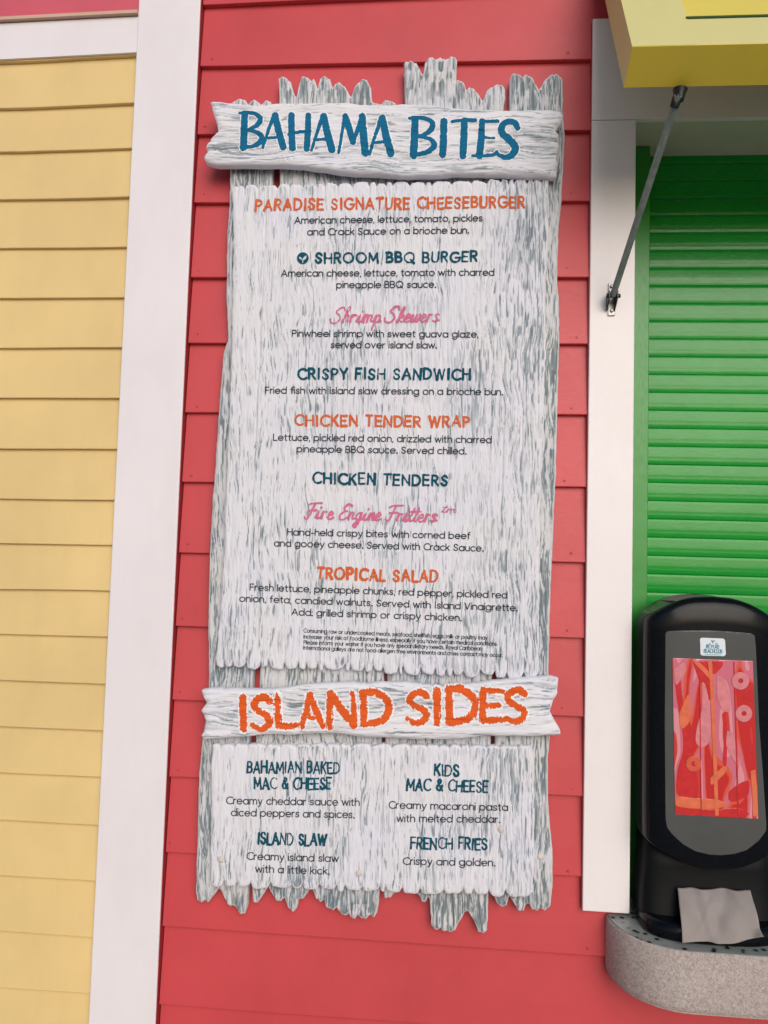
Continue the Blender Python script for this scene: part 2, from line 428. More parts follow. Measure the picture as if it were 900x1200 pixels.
slab(fr, -1.6, PX0, -.006, .03, ln(fz0, sl_, -1.6), ln(fz0, sl_, PX0), ln(f1, k1, -1.6), ln(f1, k1, PX0))
fr.build('frieze_board', WHITE, bld)
cp_ = MB(); slab(cp_, -1.6, PX0, -.016, .03, ln(f1+.002, k1, -1.6), ln(f1+.002, k1, PX0), ln(f1+.009, k1, -1.6), ln(f1+.009, k1, PX0))
cp_.build('frieze_cap', paint('beige_cap_paint', (.55, .36, .27), .5), bld)
pk = MB()
for q in range(8):
    z0 = f1+.009+q*P_; board2(pk, XL, PX0, z0+.0, z0+k1*.2, z0+P_, z0+P_+k1*.2, 200+q, t=.011)
pk.build('pink_siding', PINK, bld)
cb = MB(); cb.box(PX0, PX1, -.010, .05, 0, TOP, .0025); cb.build('corner_board', WHITE, bld)
ce = MB(); ce.box(PX1-.0005, PX1+.0012, -.0075, .045, 0, TOP); ce.build('corner_edge_strip', RED_EDGE_SHADE, bld)
bk = MB(); bk.box(XL, OX0-.014, .031, .12, 0, TOP); bk.box(OX1+.014, XR, .031, .12, 0, TOP)
bk.box(OX0-.014, OX1+.014, .031, .12, SOF+.03, TOP); bk.box(OX0-.014, OX1+.014, .031, .12, 0, CTZ-.12)
bk.box(XL, XR, .121, 3.0, TOP, TOP+.12); bk.box(XL, XR, 2.9, 3.0, 0, TOP); bk.box(XL, XL+.1, .121, 2.899, 0, TOP); bk.box(XR-.1, XR, .121, 2.899, 0, TOP)
bk.build('wall_core', paint('wall_core_paint', (.35, .25, .2), .7), bld)

# window: frame, reveal, guides, shutter
PB = CAMH - .680
win = bpy.data.objects.new('service_window', None); COL.objects.link(win); win.parent = bld; win.empty_display_size = .1
for (xa, xb) in ((WX0, WX1), (OX1, OX1+.09)):
    wf = MB(); wf.box(xa, xb, FY, .094, PB, SOF+.0025, .002); wf.build('frame_post', WHITE2, win)
hd = MB(); hd.box(WX0, OX1+.09, FY, .0050, SOF+.0035, HEADT, .0006); hd.build('head_board', WHITE2, win)
rv = MB(); rv.box(OX0-.012, OX1+.012, .0053, .18, SOF+.0035, SOF+.029); rv.build('soffit_board', paint('soffit_bounce_tint', (.56, .56, .44), .6), win)  # white board, greenish bounced light put into its colour
we = MB(); we.box(WX0-.0016, WX0-.0002, -.001, .03, PB+.004, HEADT-.003); we.build('gap_shade_strip', RED_EDGE_SHADE, win)  # dark red strip painted in for the shadow gap beside the post
gx = at(760, 500, .0945)[0]
gtop = at(750, 171.5, .0945)[2]
for (xa, xb) in ((OX0+.0005, gx), (OX1-.035, OX1-.0005)):
    gd = MB(); gd.box(xa, xb, .0945, .15, CTZ+.001, gtop, .0015); gd.build('shutter_guide', GREEN2, win)
sh = MB()
SY = .1415
zs_l = [212,232,252,272.6,293,313,333.7,354.5,375,395.6,417,439,460,481.5,502.6,523.7,545,566,587,608,630,651,672.5,694]
ztop, zbot = at(765, 212, SY)[2], at(758, 694, SY)[2]; sp = (ztop-zbot)/23
z = ztop+4*sp; slat = 0
while z > CTZ-.02:
    pr = [(.0034, 0), (.0010, -.012), (.0004, -.04), (.0003, -.16), (.0002, -.34), (0, -.52), (.0001, -.62), (.0006, -.72), (.0005, -.76), (.0011, -.86), (.0016, -.93), (.0020, -.985), (.0034, -1.0)]
    nx = 28; X = np.linspace(gx-.02, OX1-.03, nx+1); wv = (vn(X*3, np.full_like(X, slat*3.7), 11)-.5)*.0016
    tw = (vn(np.array([slat*1.7]), np.array([.3]), 21)[0]-.5)*.0012
    V = [(x, SY+yy+q+tw*(-u-.5), z+u*sp) for yy, u in pr for x, q in zip(X, wv)]
    Fc = [(r*(nx+1)+i, (r+1)*(nx+1)+i, (r+1)*(nx+1)+i+1, r*(nx+1)+i+1) for r in range(len(pr)-1) for i in range(nx)]
    sh.add(V, Fc, True); z -= sp; slat += 1
sh.build('roller_shutter', GREEN, win)

# ------------------------------------------------------------------ counter
cx0 = at(710.5, 1072, -.004)[0]
ctr = empty('serving_counter', (cx0+.6, -.05, CTZ-.1), 'pebbled concrete serving counter with a rounded corner under the green shutter', 'counter')
fy = atz(850, 1118.6, CTZ)[1]                  # front edge of the counter
R_ = .125
def plan(off):
    pts = []; x0, y0 = cx0+off, fy+off; r = R_-off; xr = OX1+.30
    pts.append((x0, .0015))
    for k in range(13):
        a = math.pi + k/12*math.pi/2; pts.append((x0+r*1.05*(1+math.cos(a)), y0+r*(1+math.sin(a))))
    pts += [(xr-.12, y0), (xr-.03, y0+.04), (xr, y0+.12), (xr, .0015)]
    return pts
prof = [(.003, 0), (.0008, .0025), (0, .006), (0, .096), (.002, .104), (.008, .110)]
V = []; Fc = []; N = None
for off, dz in prof:
    p = plan(off); N = len(p); V += [(x, y, CTZ-.001-dz) for x, y in p]
for r in range(len(prof)-1):
    for i in range(N-1): Fc.append((r*N+i, (r+1)*N+i, (r+1)*N+i+1, r*N+i+1))
Fc.append([(len(prof)-1)*N+i for i in range(N)])
slabm = mk('front_slab', V, Fc, CONC, ctr, smooth=[True]*(len(Fc)-1)+[False])
p = plan(.004); V = [(x, y, CTZ) for x, y in p]; n0 = len(V)
V += [(x, y, CTZ-.004) for x, y in p]
Fc = [list(range(n0))] + [(i+n0, i+n0+1, i+1, i) for i in range(n0-1)]
# the part of the top that runs back to the shutter
xa, xb = OX0+.001, OX1-.001
Fc = [f for f in Fc]
m0 = len(V); V += [(xa, .0017, CTZ-.0002), (xb, .0017, CTZ-.0002), (xb, .17, CTZ-.0002), (xa, .17, CTZ-.0002)]; Fc.append((m0, m0+1, m0+2, m0+3))
mk('counter_top', V, Fc, TERR, ctr)
sb_ = MB(); sb_.box(OX0-.010, OX1+.010, .018, .178, CTZ-.118, CTZ-.002); sb_.build('sill_slab', CONC, ctr)

# ------------------------------------------------------------------ awning flap and its strut
I_ = np.array([.29126, 1.3-DIST, CAMH+.81898])
T_ = np.array([0, .50730, .86177]); Nn = np.array([0, -.86177, .50730])      # up the flap, out of its face
th = .0669; Lf = (-.012-I_[1])/.50730; Wf = OX1+.09-I_[0]
aw = empty('awning_flap', tuple(I_), 'yellow framed awning flap propped open above the green shutter', 'awning')
def fbox(mb, u0, u1, v0, v1, w0, w1):
    c = [I_ + np.array([u, 0, 0]) + T_*v + Nn*w_ for u in (u0, u1) for v in (v0, v1) for w_ in (w0, w1)]
    mb.add(c, [(0, 1, 3, 2), (4, 6, 7, 5), (0, 4, 5, 1), (2, 3, 7, 6), (0, 2, 6, 4), (1, 5, 7, 3)])
RL, RB = .1025, .097
fm = MB(); fbox(fm, 0, RL, .0018, Lf, 0, th); fbox(fm, Wf-RL, Wf, .0018, Lf, 0, th); fbox(fm, RL+.0004, Wf-RL-.0004, .0018, RB, 0, th-.0006); fbox(fm, RL+.0004, Wf-RL-.0004, Lf-.07, Lf, 0, th-.0006)
fm.build('frame', PALEY, aw)
br = MB(); fbox(br, .0002, Wf-.0002, 0, .0016, .0004, th-.0004); br.build('bottom_edge', MUST, aw, label='mustard painted bottom edge')
pn = MB(); fbox(pn, RL+.001, Wf-RL-.001, RB+.001, Lf-.071, .012, th-.012); pn.build('panel', BRIGHTY, aw, label='bright yellow inset panel')
gs = MB(); fbox(gs, RL-.002, Wf-RL+.002, RB-.006, RB, th+.0002, th+.0016); gs.build('green_strip', DKGREEN, aw)

A = at(718.2, 346.5, -.034); B = at(794.5, 112, 1.285-DIST); 
stt = empty('awning_strut', (A[0], FY, A[2]), 'thin grey metal strut propping the yellow awning flap', 'strut')
rd = MB(); rd.tube([A, A+(B-A)*.5, B], .0064, 16); rd.build('rod', METAL, stt)
Bt = at(797, 104.5, 1.296-DIST)
ec = MB(); d_ = (Bt-A)/np.linalg.norm(Bt-A); C0 = B-d_*.006
ec.tube([C0-d_*.012, C0, Bt-d_*.010], [.0076, .0080, .0084], 12)
ec.tube([Bt-np.array([.002, 0, .020]), Bt-np.array([.001, 0, .010]), Bt-np.array([0, 0, .0006])], [.0080, .0095, .0125], 12); ec.build('end_fitting', DARKM, stt)
b0 = at(712.7, 369.6, -.012); b1 = at(721.3, 331.3, -.012)
bp_ = MB(); bp_.box(b0[0], b1[0], -.0115, -.0083, b0[2], b1[2], .0008); pl_ = bp_.build('mounting_plate', GALV, stt)
cl = MB(); zc = A[2]-.004
for sx in (-.0092, .0068):
    xm = A[0]+sx
    cl.add([(xm, -.0118, zc-.021), (xm+.0024, -.0118, zc-.021), (xm+.0024, -.0118, zc+.013), (xm, -.0118, zc+.013),
            (xm, -.042, zc-.002), (xm+.0024, -.042, zc-.002), (xm+.0024, -.042, zc+.012), (xm, -.042, zc+.012)],
           [(0, 3, 2, 1), (4, 5, 6, 7), (0, 1, 5, 4), (1, 2, 6, 5), (2, 3, 7, 6), (3, 0, 4, 7)])
cl.tube([(A[0]-.013, -.033, A[2]), (A[0]+.015, -.033, A[2])], .0042, 10); cl.build('clevis', DARKM, stt)
for (sx, sy) in ((717, 335.5), (717, 364)):
    q = at(sx, sy, -.012); s_ = MB(); s_.tube([(q[0], -.0113, q[2]), (q[0], -.0145, q[2]), (q[0], -.0152, q[2])], [.0037, .0036, .002], 12); s_.build('screw', GALV, stt)

# ------------------------------------------------------------------ lettering
def arc(cx, cy, rx, ry, a0, a1, n=10):
    return [(cx+rx*math.cos(math.radians(a0+(a1-a0)*k/n)), cy+ry*math.sin(math.radians(a0+(a1-a0)*k/n))) for k in range(n+1)]
O_ = lambda cx, cy, rx, ry: arc(cx, cy, rx, ry, 0, 360, 16)
X_ = .70; r_ = .35
SMOOTH_S = lambda w, h: [(w*.92, h*.80), (w*.72, h*.96), (w*.45, h), (w*.18, h*.92), (w*.08, h*.75), (w*.22, h*.58), (w*.5, h*.5), (w*.80, h*.41), (w*.93, h*.24), (w*.80, h*.07), (w*.5, 0), (w*.22, h*.05), (w*.03, h*.22)]
G = {
 'a': (.70, [O_(r_, r_, r_, r_), [(.70, .70), (.70, 0)]]), 'b': (.70, [O_(r_, r_, r_, r_), [(0, 1.05), (0, 0)]]),
 'c': (.60, [arc(r_, r_, r_, r_, 48, 312)]), 'd': (.70, [O_(r_, r_, r_, r_), [(.70, 1.05), (.70, 0)]]),
 'e': (.68, [arc(r_, r_, r_, r_, 0, 318, 14), [(.02, .36), (.69, .36)]]),
 'f': (.36, [arc(.36, .82, .21, .22, 85, 180, 5)+[(.15, 0)], [(0, .66), (.36, .66)]]),
 'g': (.70, [O_(r_, r_, r_, r_), [(.70, .70), (.70, .02)]+arc(r_, .02, r_, .34, 0, -150, 8)]),
 'h': (.56, [[(0, 1.05), (0, 0)], [(0, .36)]+arc(.28, .41, .28, .29, 180, 0, 8)+[(.56, 0)]]),
 'i': (.0, [[(0, .70), (0, 0)], [(0, 1.0), (0, 1.01)]]), 'j': (.1, [[(.1, .70), (.1, -.15), (-.05, -.32)], [(.1, .93), (.1, .94)]]),
 'k': (.5, [[(0, 1.05), (0, 0)], [(.46, .70), (.02, .30)], [(.17, .43), (.50, 0)]]), 'l': (0, [[(0, 1.05), (0, 0)]]),
 'm': (.96, [[(0, .70), (0, 0)], [(0, .38)]+arc(.24, .43, .24, .27, 180, 0, 8)+[(.48, 0)], [(.48, .38)]+arc(.72, .43, .24, .27, 180, 0, 8)+[(.96, 0)]]),
 'n': (.56, [[(0, .70), (0, 0)], [(0, .36)]+arc(.28, .41, .28, .29, 180, 0, 8)+[(.56, 0)]]),
 'o': (.72, [O_(.36, r_, .36, r_)]), 'p': (.70, [O_(r_, r_, r_, r_), [(0, .70), (0, -.33)]]), 'q': (.70, [O_(r_, r_, r_, r_), [(.7, .70), (.7, -.33)]]),
 'r': (.30, [[(0, .70), (0, 0)], [(0, .34)]+arc(.30, .36, .30, .33, 180, 88, 6)]),
 's': (.46, [SMOOTH_S(.48, .70)]), 't': (.36, [[(.15, .92), (.15, .16)]+arc(.31, .16, .16, .16, 180, 275, 4), [(0, .68), (.36, .68)]]),
 'u': (.56, [[(.56, .70), (.56, 0)], [(0, .70)]+arc(.28, .29, .28, .29, 180, 360, 8)]),
 'v': (.56, [[(0, .70), (.28, 0), (.56, .70)]]), 'w': (.88, [[(0, .70), (.22, 0), (.44, .68), (.66, 0), (.88, .70)]]),
 'x': (.52, [[(0, .70), (.52, 0)], [(.52, .70), (0, 0)]]), 'y': (.56, [[(0, .70), (.28, .02)], [(.56, .70), (.22, -.20), (.02, -.32)]]),
 'z': (.5, [[(.02, .70), (.5, .70), (0, 0), (.5, 0)]]),
 '.': (.08, [[(.07, .03), (.07, .04)]]), ',': (.05, [[(.06, .04), (-.01, -.15)]]), ':': (0, [[(0, .02), (0, .03)], [(0, .55), (0, .56)]]), '-': (.34, [[(0, .36), (.34, .36)]]),
 'A': (.80, [[(0, 0), (.40, 1)], [(.40, 1), (.80, 0)], [(.14, .34), (.66, .34)]]),
 'B': (.60, [[(0, 0), (0, 1)], [(0, 1), (.32, 1)]+arc(.32, .76, .22, .24, 90, -90, 8)+[(0, .52)], [(0, .52), (.34, .52)]+arc(.34, .26, .26, .26, 90, -90, 8)+[(0, 0)]]),
 'C': (.76, [arc(.5, .5, .5, .5, 48, 312, 14)]), 'D': (.74, [[(0, 0), (0, 1)], [(0, 1), (.26, 1)]+arc(.26, .5, .48, .5, 90, -90, 10)+[(0, 0)]]),
 'E': (.56, [[(0, 0), (0, 1)], [(0, 1), (.56, 1)], [(0, .52), (.48, .52)], [(0, 0), (.56, 0)]]), 'F': (.52, [[(0, 0), (0, 1)], [(0, 1), (.52, 1)], [(0, .52), (.46, .52)]]),
 'G': (.90, [arc(.5, .5, .5, .5, 48, 355, 15)+[(.55, .46)]]), 'H': (.70, [[(0, 0), (0, 1)], [(.70, 0), (.70, 1)], [(0, .52), (.70, .52)]]),
 'I': (.14, [[(.07, 0), (.07, 1)]]), 'K': (.60, [[(0, 0), (0, 1)], [(.56, 1), (.03, .42)], [(.20, .58), (.62, 0)]]), 'L': (.50, [[(0, 1), (0, 0)], [(0, 0), (.50, 0)]]),
 'M': (.90, [[(0, 0), (.06, 1)], [(.06, 1), (.45, .25)], [(.45, .25), (.84, 1)], [(.84, 1), (.90, 0)]]), 'N': (.70, [[(0, 0), (0, 1)], [(0, 1), (.70, 0)], [(.70, 0), (.70, 1)]]),
 'O': (1.0, [O_(.5, .5, .5, .5)]), 'P': (.56, [[(0, 0), (0, 1)], [(0, 1), (.30, 1)]+arc(.30, .74, .27, .26, 90, -90, 8)+[(0, .48)]]),
 'Q': (1.0, [O_(.5, .5, .5, .5), [(.62, .28), (.98, -.06)]]), 'R': (.60, [[(0, 0), (0, 1)], [(0, 1), (.30, 1)]+arc(.30, .75, .26, .25, 90, -90, 8)+[(0, .50)], [(.24, .50), (.60, 0)]]),
 'S': (.60, [SMOOTH_S(.62, 1.0)]), 'T': (.64, [[(0, 1), (.64, 1)], [(.32, 1), (.32, 0)]]), 'U': (.66, [[(0, 1)]+arc(.33, .33, .33, .33, 180, 360, 8)+[(.66, 1)]]),
 'V': (.74, [[(0, 1), (.37, 0)], [(.37, 0), (.74, 1)]]), 'W': (1.06, [[(0, 1), (.27, 0)], [(.27, 0), (.53, .92)], [(.53, .92), (.79, 0)], [(.79, 0), (1.06, 1)]]),
 'Y': (.66, [[(0, 1), (.33, .48)], [(.66, 1), (.33, .48)], [(.33, .48), (.33, 0)]]),
 '&': (.70, [[(.72, 0), (.20, .66), (.20, .86), (.36, 1.0), (.52, .86), (.46, .70), (.10, .42), (.04, .22), (.18, .03), (.42, .02), (.60, .20), (.70, .42)]]),
}
def cr(pts, n=6):
    P = np.array([pts[0]]+list(pts)+[pts[-1]], float); out = []
    for i in range(1, len(P)-2):
        for k in range(n):
            t = k/n; a, b, c, d = P[i-1], P[i], P[i+1], P[i+2]
            out.append(.5*((2*b)+(-a+c)*t+(2*a-5*b+4*c-d)*t*t+(-a+3*b-3*c+d)*t**3))
    out.append(P[-2]); return [tuple(q) for q in out]
SC = {   # joined-up script
 'h': (.40, [[(.0, .05), (.14, .5), (.22, .95), (.15, 1.05), (.09, .8), (.07, 0)], [(.07, .22), (.20, .5), (.28, .42), (.27, .08), (.40, .08)]]),
 'r': (.37, [[(.0, .06), (.07, .5), (.06, .0)], [(.06, .28), (.15, .48), (.27, .47)]]),  'i': (.30, [[(0, .06), (.12, .5), (.10, .1), (.16, .0), (.26, .08)], [(.17, .74), (.18, .76)]]),
 'm': (.62, [[(0, .06), (.09, .5), (.09, 0)], [(.09, .28), (.21, .5), (.28, .4), (.28, 0)], [(.28, .28), (.41, .5), (.48, .4), (.48, .08), (.62, .08)]]),
 'n': (.42, [[(0, .06), (.09, .5), (.09, 0)], [(.09, .28), (.21, .5), (.28, .4), (.28, .08), (.42, .08)]]),
 'p': (.40, [[(0, .06), (.09, .5), (.08, .1), (.03, -.5)], [(.08, .26), (.22, .5), (.33, .34), (.26, .04), (.10, .06)], [(.28, .06), (.40, .08)]]),
 'k': (.40, [[(0, .05), (.14, .5), (.22, .95), (.15, 1.05), (.09, .8), (.07, 0)], [(.08, .22), (.26, .5), (.29, .36), (.11, .25), (.26, .02), (.40, .08)]]),
 'e': (.34, [[(0, .10), (.06, .24), (.24, .30), (.23, .46), (.12, .51), (.04, .30), (.08, .04), (.2, -.01), (.34, .10)]]),
 'w': (.52, [[(0, .08), (.06, .48), (.07, .1), (.15, .02), (.25, .25), (.27, .48), (.28, .1), (.36, .02), (.46, .3), (.43, .52), (.52, .42)]]),
 's': (.34, [[(.27, .45), (.16, .51), (.07, .40), (.18, .26), (.23, .11), (.12, 0), (.0, .05)], [(.14, 0), (.34, .08)]]),
 'g': (.40, [[(.28, .42), (.16, .5), (.05, .3), (.10, .06), (.22, .1), (.29, .5), (.26, -.2), (.16, -.5), (.04, -.36), (.22, -.05), (.40, .08)]]),
 't': (.26, [[(0, .06), (.12, .5), (.17, .9)], [(.17, .9), (.10, .4), (.10, .08), (.16, 0), (.26, .08)], [(-.03, .64), (.30, .68)]]),
 'S': (.62, [[(.60, .86), (.52, 1.06), (.28, 1.0), (.17, .74), (.36, .54), (.46, .24), (.26, -.02), (.0, .06), (-.06, .28)]]),
 'F': (.55, [[(.02, .90), (.20, 1.02), (.72, 1.06)], [(.36, 1.0), (.27, .5), (.20, .08), (.08, -.05), (-.02, .08)], [(.10, .50), (.52, .56)]]),
 'E': (.50, [[(.56, .94), (.38, 1.04), (.19, .84), (.28, .58), (.42, .56)], [(.30, .57), (.08, .34), (.10, .04), (.30, -.02), (.52, .16)]]),
 ' ': (.26, []),
}
def layout(text, L, R, cap, font='sans', rad=.055, jit=0, seed=0, bear=.19, up=.028, flare=0, slant=0.0):
    """strokes in photo coordinates: (points, radii) with the line running from L to R, letters cap high"""
    rnd = random.Random(seed); items = []; x = 0
    for ch in text:
        if font == 'script':
            adv, st = SC[ch]; st = [cr(s_) if len(s_) > 2 else s_ for s_ in st]; b = 0.0
        elif ch == ' ': x += .42 if font == 'sans' else .60; continue
        else: adv, st = G[ch]; b = bear
        items.append((x, st)); x += adv+b
        if font == 'script' and ch in 'SFE': x += .02
    tot = x-(bear if font != 'script' else 0)
    L = np.array(L, float); R = np.array(R, float); ux = (R-L)/tot; uy = np.array([up, -1.0])*cap
    out = []
    for x0, st in items:
        jy = rnd.uniform(-jit, jit); js = 1+rnd.uniform(-jit, jit)*.8; sk = rnd.uniform(-jit, jit)*1.3
        for s_ in st:
            pts = []; rr = []
            n = len(s_); dot = (1.2 if s_[0][1] > .5 else 1.6) if n == 2 and abs(s_[0][1]-s_[1][1])+abs(s_[0][0]-s_[1][0]) < .03 else 1
            kk = rnd.uniform(.85, 1.2) if flare else 1; e0, e1 = rnd.uniform(.8, 1.3), rnd.uniform(.8, 1.3)
            for q, (a, b) in enumerate(s_):
                a2 = a + sk*(b-.5) + slant*b; b2 = b*js+jy
                pts.append(L + ux*(x0+a2) + uy*b2)
                t = q/max(1, n-1); rr.append(dot*rad*cap*(kk*((1-t)*e0+t*e1) if flare else 1))
            out.append((pts, rr))
    return out
def stroke_field(strokes, s, pad=3.0):
    allp = np.array([p for st, _ in strokes for p in st]); mr = max(max(r) for _, r in strokes)+pad*s+s
    x0, y0 = allp.min(0)-mr; x1, y1 = allp.max(0)+mr
    xs = np.arange(x0, x1+s, s); ys = np.arange(y0, y1+s, s); F = np.full((len(ys), len(xs)), 9.0)
    for pts, rr in strokes:
        for (a, b, ra, rb) in zip(pts[:-1], pts[1:], rr[:-1], rr[1:]):
            a = np.asarray(a, float); b = np.asarray(b, float); m_ = max(ra, rb)+pad*s
            i0 = max(0, int((min(a[0], b[0])-m_-x0)/s)); i1 = min(len(xs), int((max(a[0], b[0])+m_-x0)/s)+2)
            j0 = max(0, int((min(a[1], b[1])-m_-y0)/s)); j1 = min(len(ys), int((max(a[1], b[1])+m_-y0)/s)+2)
            X, Y = np.meshgrid(xs[i0:i1], ys[j0:j1]); e = b-a; L = max(1e-9, e@e)
            t = np.clip(((X-a[0])*e[0]+(Y-a[1])*e[1])/L, 0, 1)
            d = np.hypot(X-a[0]-t*e[0], Y-a[1]-t*e[1])-(ra+(rb-ra)*t)
            F[j0:j1, i0:i1] = np.minimum(F[j0:j1, i0:i1], d)
    return F, xs, ys
def letters(name, strokes, s, surf, lift, mat, parent, rough=0, drop=0, label=None, seed=1, grain='v'):
    """paint film laid on a board; surf = (plane y, height grid, xs, ys)"""
    F, xs, ys = stroke_field(strokes, s)
    X, Y = np.meshgrid(xs, ys)
    if rough: F = F + (fbm(X/1.7, Y/1.7, seed, 2)-.5)*2*rough
    if drop:
        n = vn(X/1.1, Y/6.0, seed+5)*.6+vn(X/2.3, Y/15.0, seed+9)*.4 if grain == 'v' else vn(X/9.0, Y/1.5, seed+5)*.6+vn(X/20.0, Y/2.6, seed+9)*.4
        F = F + sst(.60, .80, n)*drop
    Yp, H, hx, hy = surf
    P, faces, _ = msq(F, xs, ys)
    h = bil(H, hx, hy, P)+lift
    V = at(P[:, 0], P[:, 1], Yp); V[:, 1] -= h
    return mk(name, V, faces, mat, parent, smooth=True, label=label)

# ------------------------------------------------------------------ the menu sign
base = at(440, 1066, -.01)
sign = empty('menu_sign', (base[0], -.004, base[2]), 'large whitewashed driftwood menu board with jagged plank ends on the red clapboards', 'menu board')
Y_PL, Y_PA, Y_TI = -.026, -.043, -.060
def edge_round(F, R, k):
    d = np.clip(-F, 0, R); return -(1-np.sqrt(np.clip(1-((R-d)/R)**2, 0, 1)))*k
def jag(P, seed, amp=.7):
    """small irregularities along a traced outline"""
    out = []; P = [np.array(p, float) for p in P]
    for i, (a, b) in enumerate(zip(P, P[1:]+P[:1])):
        n = max(1, int(np.linalg.norm(b-a)/4))
        for k in range(n):
            p = a+(b-a)*k/n; t = (b-a)/max(1e-6, np.linalg.norm(b-a)); nn = np.array([-t[1], t[0]])
            out.append(p+nn*(vn(np.array([len(out)*.63]), np.array([seed*3.3]), seed)[0]-.5)*2*amp)
    return out
def vgrain(X, Y, seed, cover, fine=1.0):
    wx = X + (fbm(X/30, Y/60, seed+3, 2)-.5)*12 + (vn(X/5, Y/20, seed+31)-.5)*1.8
    n = .40*vn(wx/(1.0*fine), Y/13, seed)+.32*vn(wx/(1.7*fine), Y/30, seed+1)+.28*vn(wx/(.8*fine), Y/9, seed+2)
    lowf = fbm(X/45, Y/70, seed+7, 3)
    thr = .66 - cover*.9 - (lowf-.5)*.40
    soft = .12+.42*sst(.34, .68, fbm(X/38, Y/26, seed+41, 3))*sst(.30, .80, .6*vn(wx/1.3, Y/30, seed+43)+.4*vn(wx/.9, Y/10, seed+44))
    return np.clip(np.maximum(sst(thr-.07, thr+.15, n)*.92, soft), 0, 1), n
planks = [
 ('P1', [(269,200),(268,240),(265.5,270),(264.7,340),(266.6,399),(261,412),(256,478),(251,551),(248,590),(245,646),(244,690),(243.4,751),(244,788),(243,830),(236,868),(232.5,905),(231.5,935),(229.5,1010),(228.7,1044.7),(230,1057),(235.5,1059.5),(239.5,1056.5),(243,1059),(252.7,1047),(255,1043),(258,1044.7),(264.7,1060.7),(270,1064.7),(272.6,1062),(275,1064.7),(280.7,1072.7),(286,1072.7),(288,1066),(290,1042),(291.5,870),(296,790),(306,560),(314,360),(318.5,205),(320,150),(316.5,117),(312,115.5),(305,121),(302,117.5),(298,115.2),(293,117.5),(290,120.5),(287,115.6),(282,113.5),(276,115),(270,119),(268.5,150)]),
 ('P2', [(326.5,150),(326.7,117),(326,90),(329,87.3),(333,88.3),(340,94),(345,109),(346.6,112),(350.7,93),(353,88.3),(357,87.3),(361,89.5),(364,92.5),(366.5,89),(369.5,94),(372,103),(374.7,88.5),(380,86.5),(386.7,90.7),(389.6,101),(392,97),(394.5,94),(398,94.3),(404,99.5),(409,109),(411,112),(414.7,101),(422.7,91.8),(429,91),(434.2,101),(436,117.5),(446,121),(449,117),(452,115.6),(457,116.2),(461.7,118.5),(468,123),(470,205),(466,360),(458,560),(447,860),(444.7,1044.7),(442,1071),(438,1076.7),(432.7,1074),(428.7,1078.8),(423,1078.6),(419,1074),(416.5,1078),(411,1076.7),(408,1071),(406,1075),(398,1072.7),(394,1064.7),(390,1068.7),(382,1064.7),(379,1056),(375,1058.8),(370,1055),(364.7,1041),(362,1044.7),(355,1055),(348.6,1055),(347,1066),(343,1070.5),(336.7,1064.7),(332.7,1054),(328.7,1058),(323,1056.7),(319,1050),(314,1040.7),(304.7,1055),(300.7,1060),(296,1058),(294.8,1044.7),(299,870),(304,790),(314,560),(323,350),(327.5,205)]),
 ('P3', [(474.3,120),(472.8,73),(475,70.3),(480.5,69.5),(487.7,72),(492,80.5),(495.5,86),(497.8,72),(502,66.4),(508,64.8),(511.5,67.8),(515.7,64.8),(519.5,66.2),(522,68.2),(526.7,65),(531,64.6),(535.3,65.8),(534.5,92.5),(539.7,91.8),(544,96),(547.2,104),(549.8,100),(555.6,102),(561,108),(565.5,116),(570,105),(574,101),(578.7,98.8),(584,96.5),(589,98),(592.6,102),(592.6,112),(590,126.7),(588,205),(585,400),(580,640),(575,870),(573,1049.4),(571,1092.5),(566,1095.5),(560.5,1093),(552,1074.4),(548,1068.5),(544,1071.7),(534,1091),(530,1094),(519,1092.5),(516,1089.5),(510.5,1091.5),(505.5,1087),(503.6,1055),(501.2,1052),(499.4,1059),(494,1058.5),(489.7,1049),(470,1040),(463,1046.7),(457.8,1053.6),(451,1054.4),(449.4,1049),(451,870),(461,600),(470,360),(475,205)]),
 ('P5', [(597.5,126.7),(597.5,90),(599.5,85),(603,83.6),(607,84.5),(610.5,86.3),(612.8,87.8),(616,85),(620,86),(625,89.5),(629.3,99),(631.8,103.6),(639,92),(644,87),(648,84.6),(652.5,84.6),(657,87),(659.8,92),(660,126.7),(662,155.6),(661,184),(658,239),(655.5,262),(653.8,302),(653.5,330),(655.5,350),(656,400),(654.8,432),(653,500),(652,553),(649.5,599),(648.2,633),(645.5,695),(643,788),(644.5,830),(645,866),(642.5,891),(642.6,930),(644,958),(648,997),(648.2,1041),(645.5,1062),(640,1069),(632.8,1066),(630,1069),(624.4,1067.5),(620,1060.5),(616,1062),(614.2,1069),(607.8,1069),(599.4,1055),(596.7,1052),(594,1062),(589.7,1064.7),(583,1060.5),(578.6,1049),(580,870),(586,640),(591,400),(593,205)]),
]
